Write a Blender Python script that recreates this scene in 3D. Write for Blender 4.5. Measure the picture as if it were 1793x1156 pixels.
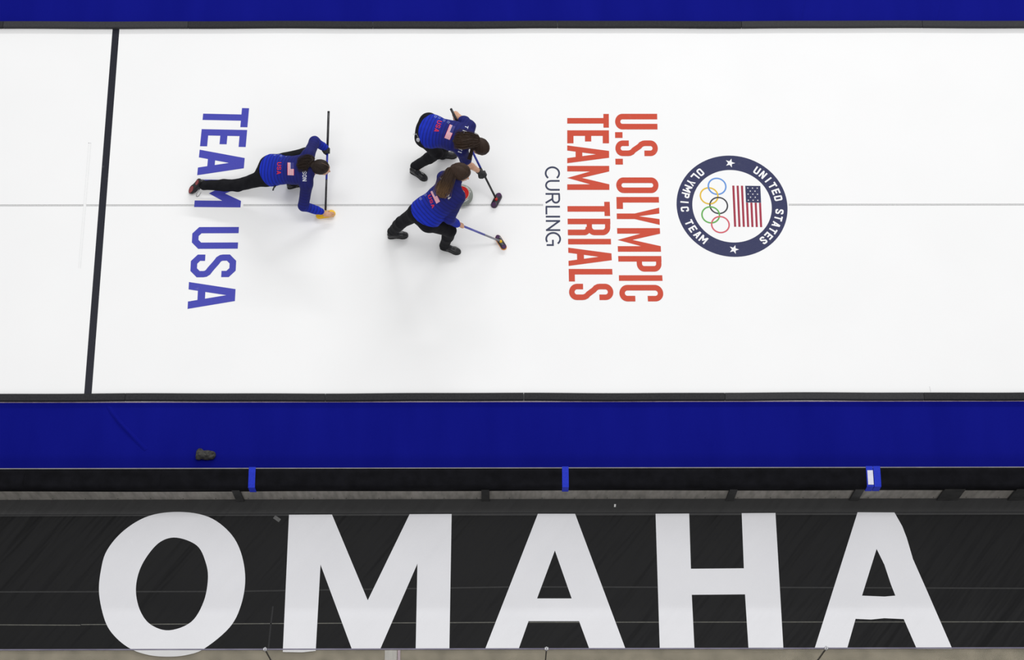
import bpy, bmesh, math, random
import numpy as np
from mathutils import Vector, Matrix
from mathutils.bvhtree import BVHTree
from mathutils.geometry import tessellate_polygon

for o in list(bpy.data.objects):
    bpy.data.objects.remove(o, do_unlink=True)
random.seed(4)
rng = np.random.default_rng(7)
scn = bpy.context.scene
COL = scn.collection

# ------------------------------------------------------------------ camera
W, H = 1793, 1156
F_PX, TILT, YAW, ROLL = 3524.1, 0.36363, -0.010857, 0.0088658
CAM = np.array([0.0, -9.9085, 21.851])
_f = np.array([0, math.sin(TILT), -math.cos(TILT)]); _r = np.array([1.0, 0, 0]); _u = np.cross(_r, _f)
_c, _s = math.cos(ROLL), math.sin(ROLL)
_r, _u = _c*_r + _s*_u, -_s*_r + _c*_u
_c, _s = math.cos(YAW), math.sin(YAW)
_R = np.array([[_c, -_s, 0], [_s, _c, 0], [0, 0, 1]])
CR, CU, CF = _R@_r, _R@_u, _R@_f
cd = bpy.data.cameras.new('camera'); cam = bpy.data.objects.new('camera', cd); COL.objects.link(cam)
cd.sensor_fit = 'HORIZONTAL'; cd.sensor_width = 36; cd.lens = F_PX/W*36; cd.clip_start = .5; cd.clip_end = 200
cam.matrix_world = Matrix(((CR[0], CU[0], -CF[0], CAM[0]), (CR[1], CU[1], -CF[1], CAM[1]), (CR[2], CU[2], -CF[2], CAM[2]), (0, 0, 0, 1)))
scn.camera = cam

# ------------------------------------------------------------------ light
world = bpy.data.worlds.new('arena'); scn.world = world; world.use_nodes = True
bg = world.node_tree.nodes['Background']; bg.inputs[0].default_value = (1, 1, 1, 1); bg.inputs[1].default_value = 1.16

def area(name, loc, target, sx, sy, power, col=(1, 1, 1)):
    l = bpy.data.lights.new(name, 'AREA'); l.shape = 'RECTANGLE'; l.size = sx; l.size_y = sy; l.energy = power; l.color = col
    o = bpy.data.objects.new(name, l); COL.objects.link(o); o.location = loc
    o.rotation_euler = (Vector(target)-Vector(loc)).to_track_quat('-Z', 'Y').to_euler()
# rows of arena floods running along the sheet
area('overhead_flood_row', (0, 3, 26), (0, 0, 0), 26, 5, 3600)
area('overhead_flood_row', (0, -16, 24), (0, -4, 0), 26, 3, 2200)
area('far_side_flood_row', (6, 24, 13), (4, 0, 0), 20, .7, 6200)
scn.view_settings.view_transform = 'Standard'; scn.view_settings.look = 'None'
scn.view_settings.gamma = 1; scn.view_settings.use_curve_mapping = False; scn.view_settings.exposure = -0.965

# ------------------------------------------------------------------ helpers
def G(px, py, z=0.0):
    d = (px-W/2)/F_PX*CR - (py-H/2)/F_PX*CU + CF
    return CAM + (z-CAM[2])/d[2]*d
def proj(P):
    d = np.asarray(P, float)-CAM
    k = d@CF
    return W/2+F_PX*(d@CR)/k, H/2-F_PX*(d@CU)/k
def zrow(x, Y, row):
    lo, hi = 0.0, 3.0
    for _ in range(40):
        m = (lo+hi)/2
        if proj((x, Y, m))[1] > row: lo = m
        else: hi = m
    return lo
def lin(c):
    return tuple(((v/255)/12.92 if v/255 <= .04045 else ((v/255+.055)/1.055)**2.4) for v in c)+(1,)
def unit(v):
    v = np.asarray(v, float); return v/np.linalg.norm(v)

class NT:
    def __init__(s, name, rough=.6, spec=.3):
        s.m = bpy.data.materials.new(name); s.m.use_nodes = True; s.t = s.m.node_tree
        s.b = s.t.nodes['Principled BSDF']; s.b.inputs['Roughness'].default_value = rough
        s.b.inputs['Specular IOR Level'].default_value = spec
    def n(s, typ, **k):
        x = s.t.nodes.new(typ)
        for a, b in k.items():
            if a.startswith('i_'): x.inputs[a[2:].replace('_', ' ')].default_value = b
            else: setattr(x, a, b)
        return x
    def l(s, a, b): s.t.links.new(a, b)
    def mix(s, fac, a, b, blend='MIX'):
        x = s.n('ShaderNodeMix', data_type='RGBA', blend_type=blend)
        for inp, v in ((x.inputs[0], fac), (x.inputs[6], a), (x.inputs[7], b)):
            if hasattr(v, 'links') or isinstance(v, bpy.types.NodeSocket): s.l(v, inp)
            else: inp.default_value = v
        return x.outputs[2]
    def ramp(s, fac, stops):
        x = s.n('ShaderNodeValToRGB'); s.l(fac, x.inputs[0]); e = x.color_ramp.elements
        e[0].position, e[0].color = stops[0]; e[1].position, e[1].color = stops[-1]
        for p, c in stops[1:-1]:
            q = e.new(p); q.color = c
        return x.outputs[0]
    def noise(s, scale, detail=3, mapscale=None, rot=None, rough=.5):
        tc = s.n('ShaderNodeTexCoord'); v = tc.outputs['Object']
        mp = s.n('ShaderNodeMapping'); s.l(v, mp.inputs[0])
        if rot: mp.vector_type = 'TEXTURE'; mp.inputs['Rotation'].default_value = rot; mapscale = tuple(1/v for v in mapscale)
        if mapscale: mp.inputs['Scale'].default_value = mapscale
        x = s.n('ShaderNodeTexNoise'); s.l(mp.outputs[0], x.inputs['Vector'])
        x.inputs['Scale'].default_value = scale; x.inputs['Detail'].default_value = detail; x.inputs['Roughness'].default_value = rough
        return x.outputs['Fac']
    def bump(s, h, strength=.3, dist=.01):
        x = s.n('ShaderNodeBump'); x.inputs['Strength'].default_value = strength; x.inputs['Distance'].default_value = dist
        s.l(h, x.inputs['Height']); s.l(x.outputs[0], s.b.inputs['Normal']); return x
    def color(s, c):
        if isinstance(c, tuple): s.b.inputs['Base Color'].default_value = c
        else: s.l(c, s.b.inputs['Base Color'])

def mat(name, c1, c2=None, scale=20, rough=.6, spec=.3, metal=0, bump=0, bd=.004, mapscale=None, lo=.35, hi=.65):
    n = NT(name, rough, spec); n.b.inputs['Metallic'].default_value = metal
    c1 = lin(c1); c2 = lin(c2) if c2 else tuple(min(1, v*1.12) for v in c1[:3])+(1,)
    f = n.noise(scale, 4, mapscale); n.color(n.ramp(f, [(lo, c1), (hi, c2)]))
    if bump: n.bump(f, bump, bd)
    return n.m

M = {}
# ice: white, with very faint pebble and worn patches
n = NT('ice_white', .38, .25)
f1 = n.noise(.9, 4); f2 = n.noise(160, 2)
n.color(n.mix(.25, n.ramp(f1, [(.3, lin((238, 238, 238))), (.7, lin((241, 241, 241)))]), n.ramp(f2, [(.3, lin((233, 234, 235))), (.7, lin((243, 243, 243)))])))
n.bump(f2, .05, .001); M['ice'] = n.m
def paint(name, c, amt=.25):
    n = NT(name, .45, .25); c = lin(tuple(max(0, v-14) for v in c)); w = tuple(v*.75+.12 for v in c[:3])+(1,)
    f = n.noise(140, 3, rough=.8); g = n.noise(9, 5)
    a = n.ramp(f, [(.45, c), (.72, tuple(c[i]*(1-amt)+w[i]*amt for i in range(3))+(1,))])
    n.color(n.mix(n.ramp(g, [(.66, (0, 0, 0, 1)), (.78, (.35, .35, .35, 1))]), a, w)); return n.m
M['p_blue'] = paint('painted_blue', (76, 79, 184)); M['p_red'] = paint('painted_red', (212, 84, 60))
M['p_navy'] = paint('painted_navy', (58, 62, 100)); M['p_thin'] = paint('painted_slate', (66, 72, 98))
M['p_line'] = paint('painted_black', (36, 38, 50), .08); M['p_center'] = mat('line_grey', (208, 208, 208), (218, 218, 218), 60); M['p_cdark'] = mat('line_dark', (168, 168, 168), (184, 184, 184), 60)
M['p_faint'] = mat('faint_mark', (229, 230, 230), (235, 235, 235), 30)
M['p_white'] = mat('painted_white', (232, 232, 234), (244, 244, 244), 60)
M['o_blue'] = paint('ring_blue', (108, 158, 228), .2); M['o_yellow'] = paint('ring_yellow', (238, 198, 62), .2)
M['o_black'] = paint('ring_black', (66, 68, 76), .2); M['o_green'] = paint('ring_green', (110, 184, 92), .2)
M['o_red'] = paint('ring_red', (222, 104, 116), .2); M['f_red'] = paint('flag_red', (172, 62, 82), .25)
# carpet
n = NT('blue_carpet', .95, .05)
f = n.noise(220, 3); g = n.noise(2.2, 3, (1, .25, 1))
n.color(n.mix(.5, n.ramp(f, [(.3, lin((6, 10, 112))), (.7, lin((21, 27, 132)))]), n.ramp(g, [(.3, lin((9, 14, 114))), (.7, lin((16, 21, 130)))])))
n.bump(f, .35, .004); M['carpet'] = n.m
M['foamA'] = mat('foam_grey', (54, 54, 56), (60, 60, 62), 60, .85, .15, bump=.15)
M['foamB'] = mat('foam_dark', (43, 43, 45), (50, 50, 52), 60, .85, .15, bump=.15)
M['pale'] = mat('pale_edge', (150, 132, 150), (176, 160, 170), 12, .7)
M['drape'] = mat('black_drape', (15, 15, 18), (21, 21, 25), 7, .9, .06, bump=.5, bd=.02, mapscale=(1, 1, 1))
M['strap'] = mat('blue_strap', (24, 42, 172), (32, 52, 188), 90, .7, .2)
M['strapw'] = mat('white_patch', (206, 206, 222), (214, 214, 228), 40, .7)
M['conc'] = mat('tan_concrete', (118, 112, 98), (148, 140, 124), 5, .8, .25, bump=.1, lo=.3, hi=.7)
M['wallc'] = mat('grey_wall', (124, 121, 117), (146, 142, 137), 6, .8, .2, bump=.1, mapscale=(3, 3, .6))
M['post'] = mat('dark_post', (44, 44, 45), (56, 56, 56), 10, .7)
def tarp(name, a, b, amp=.6):
    n = NT(name, .45, .13); f = n.noise(420, 2); g = n.noise(1.5, 4)
    n.color(n.mix(.4, n.ramp(f, [(.3, lin(a)), (.7, lin(b))]), n.ramp(g, [(.3, lin(a)), (.7, lin(b))])))
    w = n.noise(1.6, 3, (.28, 2.4, 1), (0, 0, .90)); n.bump(w, amp, .06); return n.m
M['tarp'] = tarp('black_tarp', (16, 16, 18), (23, 23, 24)); M['hem'] = tarp('black_tarp_hem', (58, 58, 59), (70, 70, 70))
M['tletter'] = tarp('white_print', (222, 222, 226), (232, 232, 236), .3)
M['seam'] = mat('seam_thread', (84, 84, 80), (98, 97, 90), 30); M['seamd'] = mat('seam_dark', (40, 40, 41), (46, 46, 46), 30)
M['black'] = mat('black_plain', (20, 20, 23), (27, 27, 30), 40, .5)
M['tapeg'] = mat('grey_tape', (88, 88, 88), (100, 100, 100), 40)
M['white'] = mat('white_plain', (232, 232, 232), (240, 240, 240), 40)
M['metal'] = mat('steel', (150, 150, 155), (180, 180, 184), 40, .3, .5, .9)
M['plate'] = mat('pale_plate', (172, 170, 168), (186, 184, 180), 20, .6, mapscale=(6, .2, 1))
M['skin'] = mat('skin', (196, 150, 122), (208, 164, 136), 30, .55, .3)
M['skin'].node_tree.nodes['Principled BSDF'].inputs['Subsurface Weight'].default_value = .08
M['trouser'] = mat('black_trousers', (17, 17, 21), (25, 25, 29), 14, .85, .15, bump=.5, bd=.012)
M['shoe'] = mat('black_leather', (14, 14, 16), (24, 24, 27), 30, .28, .5)
M['sole'] = mat('black_sole', (26, 26, 28), (36, 36, 38), 30, .6)
M['solered'] = mat('red_sole_disc', (122, 44, 48), (140, 56, 58), 60, .5)
M['greytrim'] = mat('grey_trim', (160, 160, 166), (196, 196, 200), 60, .5)
M['lace'] = mat('lace', (44, 45, 50), (70, 72, 78), 60, .8)
M['scalp'] = mat('scalp', (112, 92, 76), (126, 104, 88), 60, .7); M['glove'] = mat('black_glove', (24, 25, 28), (44, 45, 48), 60, .6, .4, bump=.4)
M['eye'] = mat('eye', (220, 218, 214), (230, 228, 224), 60, .2); M['iris'] = mat('iris', (50, 36, 26), (60, 44, 32), 60, .2)
M['lip'] = mat('lips', (170, 96, 88), (180, 104, 96), 60, .4)
def hairmat(name, root, tip):
    n = NT(name, .55, .22); a = n.n('ShaderNodeAttribute', attribute_name='tip')
    f = n.noise(90, 3)
    base = n.ramp(a.outputs['Fac'], [(0, lin(root)), (.35, lin(root)), (1, lin(tip))])
    n.color(n.mix(n.ramp(f, [(.35, (0, 0, 0, 1)), (.65, (.5, .5, .5, 1))]), base, tuple(v*1.7 for v in lin(root)[:3])+(1,)))
    n.bump(f, .3, .003); return n.m
M['hairA'] = hairmat('dark_brown_hair', (36, 27, 22), (42, 31, 25)); M['hairB'] = hairmat('brown_hair', (46, 33, 25), (60, 43, 30))
M['hairC'] = hairmat('brown_blonde_hair', (54, 40, 31), (128, 98, 66))
# jersey: bright blue hem fading to navy shoulders, dark horizontal bands
def jersey_mat():
    n = NT('striped_blue_jersey', .75, .2)
    g = n.n('ShaderNodeAttribute', attribute_name='grad').outputs['Fac']; d = n.n('ShaderNodeAttribute', attribute_name='along').outputs['Fac']
    base = n.ramp(g, [(0, lin((18, 44, 182))), (.30, lin((20, 40, 160))), (.58, lin((27, 33, 112))), (1, lin((27, 30, 94)))])
    dark = n.ramp(g, [(0, lin((15, 28, 122))), (.35, lin((17, 27, 108))), (.6, lin((22, 26, 90))), (1, lin((24, 26, 84)))])
    m = n.n('ShaderNodeMath', operation='MULTIPLY'); n.l(d, m.inputs[0]); m.inputs[1].default_value = 2*math.pi/.042
    s = n.n('ShaderNodeMath', operation='SINE'); n.l(m.outputs[0], s.inputs[0])
    q = n.n('ShaderNodeMapRange'); n.l(s.outputs[0], q.inputs[0]); q.inputs[1].default_value = -.1; q.inputs[4].default_value = .8; q.inputs[2].default_value = .95
    n.color(n.mix(q.outputs[0], base, dark)); n.bump(n.noise(14, 3), .35, .012); return n.m
M['jersey'] = jersey_mat()
M['j_red'] = mat('jersey_print_red', (206, 40, 62), (216, 48, 70), 60); M['j_white'] = mat('jersey_print_white', (214, 216, 228), (226, 228, 236), 60)
M['j_navy'] = mat('jersey_print_navy', (48, 48, 116), (58, 58, 126), 60); M['j_pale'] = mat('jersey_print_pale', (150, 166, 226), (160, 176, 232), 60)
M['granite'] = mat('grey_granite', (104, 112, 106), (150, 156, 148), 260, .25, .5)
M['granite_band'] = mat('rough_granite_band', (128, 130, 126), (150, 152, 148), 200, .8)
M['red_cap'] = mat('red_handle_plastic', (188, 30, 28), (200, 38, 34), 20, .25, .5)
M['cream'] = mat('cream_cap', (206, 190, 166), (216, 200, 178), 20, .4)
M['yellow'] = mat('yellow_pad', (238, 186, 20), (246, 196, 30), 40, .5)
M['shaft_black'] = mat('black_shaft', (24, 24, 28), (32, 32, 36), 40, .35, .5)
M['shaft_blue'] = mat('blue_shaft', (30, 46, 160), (38, 56, 176), 40, .35, .5)
M['shaft_pale'] = mat('pale_blue_shaft', (72, 76, 160), (92, 96, 178), 40, .35, .5)
M['shaft_grey'] = mat('grey_shaft', (120, 120, 130), (140, 140, 150), 40, .35, .5)
M['bhead'] = mat('black_broom_head', (22, 22, 30), (34, 34, 44), 40, .25, .6)
M['purple'] = mat('purple_end', (54, 24, 62), (74, 34, 82), 60, .4)
M['orange'] = mat('orange_trim', (230, 140, 40), (236, 150, 50), 60, .5)
M['rubber'] = mat('worn_black_rubber', (38, 38, 38), (70, 69, 66), 40, .8, .3, bump=.6, bd=.01)
# glass
n = NT('clear_glass', .05); t = n.t; out = t.nodes['Material Output']
tr = n.n('ShaderNodeBsdfTransparent'); tr.inputs[0].default_value = (.96, .96, .95, 1)
gl = n.n('ShaderNodeBsdfGlossy'); gl.inputs['Roughness'].default_value = .03
df = n.n('ShaderNodeBsdfDiffuse'); df.inputs[0].default_value = (.75, .72, .66, 1)  # beige haze mixed into the pane, stands in for reflection on the glass
nf = n.noise(3, 3); mr = n.n('ShaderNodeMapRange'); n.l(nf, mr.inputs[0]); mr.inputs[3].default_value = .03; mr.inputs[4].default_value = .08
m1 = n.n('ShaderNodeMixShader'); n.l(mr.outputs[0], m1.inputs[0]); n.l(tr.outputs[0], m1.inputs[1]); n.l(df.outputs[0], m1.inputs[2])
m2 = n.n('ShaderNodeMixShader'); m2.inputs[0].default_value = .04; n.l(m1.outputs[0], m2.inputs[1]); n.l(gl.outputs[0], m2.inputs[2]); n.l(m2.outputs[0], out.inputs[0])
M['glass'] = n.m
M['glassedge'] = mat('glass_edge', (92, 88, 108), (116, 112, 130), 4, .3)

def thing(name, label, cat, loc=(0, 0, 0), group=None):
    o = bpy.data.objects.new(name, None); COL.objects.link(o); o.location = loc; o.empty_display_size = .05
    o['label'] = label; o['category'] = cat
    if group: o['group'] = group
    return o
def tag(o, label, cat, group=None):
    o['label'] = label; o['category'] = cat
    if group: o['group'] = group
    return o
def mesh(name, verts, faces, mats, parent=None, smooth=False, mi=None, label=None):
    me = bpy.data.meshes.new(name); me.from_pydata([tuple(map(float, v)) for v in verts], [], [tuple(int(i) for i in f) for f in faces])
    for m in (mats if isinstance(mats, (list, tuple)) else [mats]): me.materials.append(m)
    if mi is not None: me.polygons.foreach_set('material_index', np.asarray(mi, 'i'))
    if smooth: me.polygons.foreach_set('use_smooth', np.ones(len(me.polygons), bool))
    me.update()
    o = bpy.data.objects.new(name, me); COL.objects.link(o)
    if parent is not None:
        o.parent = parent; o.matrix_parent_inverse = Matrix.Translation(-Vector(wloc(parent)))
    if label: o['label'] = label
    return o
def wloc(o):
    # meshes are written in world coordinates; only a root Empty carries a location
    return Vector(o.location) if o.parent is None else Vector((0, 0, 0))
class MB:
    def __init__(s): s.v = []; s.f = []; s.m = []
    def add(s, vs, fs, mi=0):
        b = len(s.v); s.v += [tuple(v) for v in vs]; s.f += [tuple(i+b for i in f) for f in fs]; s.m += [mi]*len(fs)
    def box(s, lo, hi, mi=0, bev=0):
        (x0, y0, z0), (x1, y1, z1) = lo, hi
        if not bev:
            s.add([(x0, y0, z0), (x1, y0, z0), (x1, y1, z0), (x0, y1, z0), (x0, y0, z1), (x1, y0, z1), (x1, y1, z1), (x0, y1, z1)],
                  [(0, 3, 2, 1), (4, 5, 6, 7), (0, 1, 5, 4), (1, 2, 6, 5), (2, 3, 7, 6), (3, 0, 4, 7)], mi); return
        bm = bmesh.new(); bmesh.ops.create_cube(bm, size=1)
        for v in bm.verts: v.co = Vector(((x0+x1)/2+v.co.x*(x1-x0), (y0+y1)/2+v.co.y*(y1-y0), (z0+z1)/2+v.co.z*(z1-z0)))
        bmesh.ops.bevel(bm, geom=bm.edges[:], offset=bev, segments=2, affect='EDGES', profile=.5)
        bm.verts.index_update(); s.add([v.co[:] for v in bm.verts], [[v.index for v in f.verts] for f in bm.faces], mi); bm.free()
    def tube(s, pts, r, n=8, mi=0, cap=True):
        pts = [np.asarray(p, float) for p in pts]; rs = r if hasattr(r, '__len__') else [r]*len(pts)
        vs = []; up = None
        for i, p in enumerate(pts):
            t = unit(pts[min(i+1, len(pts)-1)]-pts[max(i-1, 0)]+1e-9)
            if up is None: up = np.array([0, 0, 1.]) if abs(t[2]) < .9 else np.array([1., 0, 0])
            a = unit(np.cross(t, up)); b = np.cross(a, t); up = b
            for k in range(n):
                q = 2*math.pi*k/n; vs.append(p+rs[i]*(math.cos(q)*a+math.sin(q)*b))
        fs = [(i*n+k, i*n+(k+1) % n, (i+1)*n+(k+1) % n, (i+1)*n+k) for i in range(len(pts)-1) for k in range(n)]
        if cap: fs += [tuple(range(n))[::-1], tuple((len(pts)-1)*n+k for k in range(n))]
        s.add(vs, fs, mi)
    def lathe(s, prof, c, n=40, mi=0):
        vs = []; c = np.asarray(c)
        for r, z in prof:
            for k in range(n):
                q = 2*math.pi*k/n; vs.append(c+np.array([r*math.cos(q), r*math.sin(q), z]))
        fs = [(i*n+k, i*n+(k+1) % n, (i+1)*n+(k+1) % n, (i+1)*n+k) for i in range(len(prof)-1) for k in range(n)]
        fs += [tuple(range(n))[::-1], tuple((len(prof)-1)*n+k for k in range(n))]
        s.add(vs, fs, mi)
    def obj(s, name, mats, parent=None, smooth=False, label=None):
        return mesh(name, s.v, s.f, mats, parent, smooth, s.m, label)

# ------------------------------------------------------------------ lettering (local x along the line, y up)
def arc(cx, cy, r, a0, a1, n=8, ry=None):
    ry = r if ry is None else ry
    return [(cx+r*math.cos(math.radians(a0+(a1-a0)*i/n)), cy+ry*math.sin(math.radians(a0+(a1-a0)*i/n))) for i in range(n+1)]
def strip(pts, s, closed=False):
    pts = [p for i, p in enumerate(pts) if i == 0 or math.hypot(p[0]-pts[i-1][0], p[1]-pts[i-1][1]) > 1e-4]
    if closed and math.hypot(pts[0][0]-pts[-1][0], pts[0][1]-pts[-1][1]) < 1e-4: pts = pts[:-1]
    P = np.array(pts, float); n = len(P); L = []
    for i in range(n):
        a = P[(i-1) % n] if (closed or i) else None; b = P[(i+1) % n] if (closed or i < n-1) else None
        ta = unit(P[i]-a) if a is not None else None; tb = unit(b-P[i]) if b is not None else None
        if ta is None: ta = tb
        if tb is None: tb = ta
        na = np.array([-ta[1], ta[0]]); nb = np.array([-tb[1], tb[0]]); m = na+nb; m = m/max(m@m, .3)*2
        L.append((P[i]+m*s/2, P[i]-m*s/2))
    quads = []
    for i in range(n if closed else n-1):
        j = (i+1) % n; quads.append([L[i][0], L[i][1], L[j][1], L[j][0]])
    return quads
def rect(x0, y0, x1, y1): return [[(x0, y0), (x1, y0), (x1, y1), (x0, y1)]]
def glyph(c, w, h, s, r=None, st=None, seg=8, apex=None, mtop=.35, mt=.36, sh=None, abar=(.2, .36)):
    """polygons of one capital letter, w x h, stem s (bars sh), corner radius r (seg=1 gives cut corners)"""
    sh = sh or s; a = s/2; b = sh/2; r = min(w/2-a, h/4) if r is None else r; P = []
    def rr(cx0, cx1, cy0, cy1, start, end): pass
    if c == 'I': return rect(w/2-a, 0, w/2+a, h)
    if c == '.': return rect(0, 0, w, h)
    if c == 'T': return rect(0, h-sh, w, h)+rect(w/2-a, 0, w/2+a, h-sh)
    if c == 'E': return rect(0, 0, s, h)+rect(s, 0, w, sh)+rect(s, h-sh, w, h)+rect(s, h/2-b, w*.86, h/2+b)
    if c == 'L': return rect(0, 0, s, h)+rect(s, 0, w, sh)
    if c == 'H': return rect(0, 0, s, h)+rect(w-s, 0, w, h)+rect(s, h/2-b, w-s, h/2+b)
    if c == 'U': return strip([(a, h)]+arc(a+r, b+r, r, 180, 270, seg)+arc(w-a-r, b+r, r, 270, 360, seg)+[(w-a, h)], s)
    if c in 'OD':
        rl = r if c == 'O' else .001
        return strip(arc(w-a-r, b+r, r, 270, 360, seg)+arc(w-a-r, h-b-r, r, 0, 90, seg)+arc(a+rl, h-b-rl, rl, 90, 180, seg)+arc(a+rl, b+rl, rl, 180, 270, seg), s, True)
    if c in 'CG':
        q = strip([(w-a, h*.64)]+arc(w-a-r, h-b-r, r, 0, 90, seg)+arc(a+r, h-b-r, r, 90, 180, seg)+arc(a+r, b+r, r, 180, 270, seg)+arc(w-a-r, b+r, r, 270, 360, seg)+[(w-a, h*.36)], s)
        return q
    if c == 'S':
        m1, m2 = h*.57, h*.43
        return strip([(w-a, h*.68)]+arc(w-a-r, h-b-r, r, 0, 90, seg)+arc(a+r, h-b-r, r, 90, 180, seg)+[(a, h*.70), (a+w*.015, h*.655), (a+w*.08, h*.605), (a+w*.20, h*.565), (w-a-w*.20, h*.435), (w-a-w*.08, h*.395), (w-a-w*.015, h*.345), (w-a, h*.30)]+arc(w-a-r, b+r, r, 360, 270, seg)+arc(a+r, b+r, r, 270, 180, seg)+[(a, h*.32)], s)
    if c in 'PR':
        y0 = h*.42 if c == 'P' else h*.44
        rp = min(r, (h-sh-y0)/2)
        P = rect(0, 0, s, h)+strip([(s*.9, h-b)]+arc(w-a-rp, h-b-rp, rp, 90, 0, seg)+arc(w-a-rp, y0+b+rp, rp, 0, -90, seg)+[(s*.9, y0+b)], s)
        if c == 'R':
            P += strip([(w*.5, y0+b*.6)]+arc(w-a-rp*.8, y0-rp*.8+b*.6, rp*.8, 90, 0, seg)+[(w-a, 0)], s) if st != 'thin' else strip([(w*.5, y0+b), (w-a, 0)], s)
        return P
    if c == 'A':
        ap = apex if apex is not None else s*1.25; yi = (w/2-s)/(w/2-ap/2)*h
        L = [(0, 0), (s, 0), (w/2, min(yi, h)), (w/2, h), (w/2-ap/2, h)]; R = [(w-x, y) for x, y in L][::-1]
        k = (w/2-s)/yi; c0, c1 = h*abar[0], h*abar[1]
        return [L, R, [(s+k*c0-.3*s, c0), (w-s-k*c0+.3*s, c0), (w-s-k*c1+.3*s, c1), (s+k*c1-.3*s, c1)]]
    if c == 'M':
        t = h*mt; m1 = h*mtop; L = [(0, h), (s, h), (w/2, m1), (w/2, max(m1-t, 0)), (s*.8, h-t)]
        return rect(0, 0, s, h)+rect(w-s, 0, w, h)+[L, [(w-x, y) for x, y in L][::-1]]
    if c == 'N':
        k = 1.25 if st == 'thin' else 1.0
        return rect(0, 0, s, h)+rect(w-s, 0, w, h)+[[(0, h), (s*k, h), (w, 0), (w-s*k, 0)]]
    if c == 'Y':
        L = [(0, h), (s*1.05, h), (w/2, h*.52), (w/2, h*.34), (w/2-a, h*.42)]
        return rect(w/2-a, 0, w/2+a, h*.45)+[L, [(w-x, y) for x, y in L][::-1]]
    return []
def polys_mesh(mb, polys, fn, mi=0):
    for k_, p in enumerate(polys):
        dz = np.array([0, 0, .00004*(k_ % 40)]); f0 = fn; fn_ = lambda x, y: f0(x, y)+dz
        if len(p) == 4: mb.add([fn_(*q) for q in p], [(0, 1, 2, 3)], mi)
        else:
            tr = tessellate_polygon([[Vector((q[0], q[1], 0)) for q in p]]); mb.add([fn_(*q) for q in p], tr, mi)
def fix_up(o):
    me = o.data; bm = bmesh.new(); bm.from_mesh(me)
    for f in bm.faces:
        f.normal_update()
        if f.normal.z < 0: f.normal_flip()
    bm.to_mesh(me); bm.free(); return o

# ------------------------------------------------------------------ setting
XL, XR = -8.08, 8.08
fl = MB(); fl.box((XL-4, -9, -.12), (XR+4, 6, -.012)); o = fl.obj('floor', M['conc']); o['kind'] = 'structure'
YT = G(900, 50.2)[1]; YB = G(900, 690)[1]
yc1, yc2 = YT+.10, YB-.10
ice = MB(); ice.box((XL, YB-.16, -.012), (XR, YT+.16, 0)); ICE = ice.obj('ice_sheet', M['ice']); ICE['kind'] = 'structure'
ICE['label'] = 'white pebbled curling ice sheet with painted markings'
Z1 = .0012
def gp(x, y, z=Z1): return G(x, y, z)
# hog line
def quad_px(name, pts, m, z=Z1, parent=ICE, label=None):
    return fix_up(mesh(name, [G(x, y, z) for x, y in pts], [tuple(range(len(pts)))], m, parent, label=label))
quad_px('hog_line', [(197.2, 50), (209.2, 50), (160.3, 692), (147.2, 692)], M['p_line'], label='black line painted across the ice')
for a, b in ((-300, 147), (151, 340), (426, 951), (1381, 2100)):
    mb = MB()
    for dy, hw_, mi, z_ in ((0, 1.5, 0, .0006), (-1.0, .45, 1, .0009), (1.0, .45, 1, .0009)):
        mb.add([G(x, 359.7-x*.00084+dy+e_, z_) for x, e_ in ((a, hw_), (b, hw_), (b, -hw_), (a, -hw_))], [(0, 1, 2, 3)], mi)
    fix_up(mb.obj('center_line', [M['p_center'], M['p_cdark']], ICE, label='thin grey line along the middle of the ice'))
mb = MB()
for p in ([(155, 250), (159, 250), (159, 251), (155, 251)], [(158.6, 250), (160, 250), (141.5, 470), (140, 470)], [(155, 250), (156, 250), (138, 470), (137, 470)]):
    mb.add([gp(*q) for q in p], [(0, 1, 2, 3)])
fix_up(mb.obj('faint_patch_mark', M['p_faint'], ICE))
quad_px('scuff_mark', [(1627, 677), (1628.2, 677), (1630, 686), (1629, 686)], M['p_center'], label='small grey scuff at the ice edge')

def line_text(name, letters, capx, basex, skew, m, label, **kw):
    """letters: (char, u0, u1, extra) along the image-down direction; capx/basex: polylines (y, x)"""
    mb = MB()
    for ch, u0, u1, ex in letters:
        k = dict(kw); k.update(ex or {}); hh = k.pop('h', None); h = 80.0
        def fn(x, y, u0=u0):
            u = u0+x; v = y/h; bx = np.interp(u, [p[0] for p in basex], [p[1] for p in basex]); cx = np.interp(u, [p[0] for p in capx], [p[1] for p in capx])
            return gp(bx+(cx-bx)*v, u+skew(u)*v)
        ht = h if not hh else hh
        polys_mesh(mb, glyph(ch, u1-u0, ht, **k), fn)
    return fix_up(mb.obj(name, m, ICE, label=label))
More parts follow.
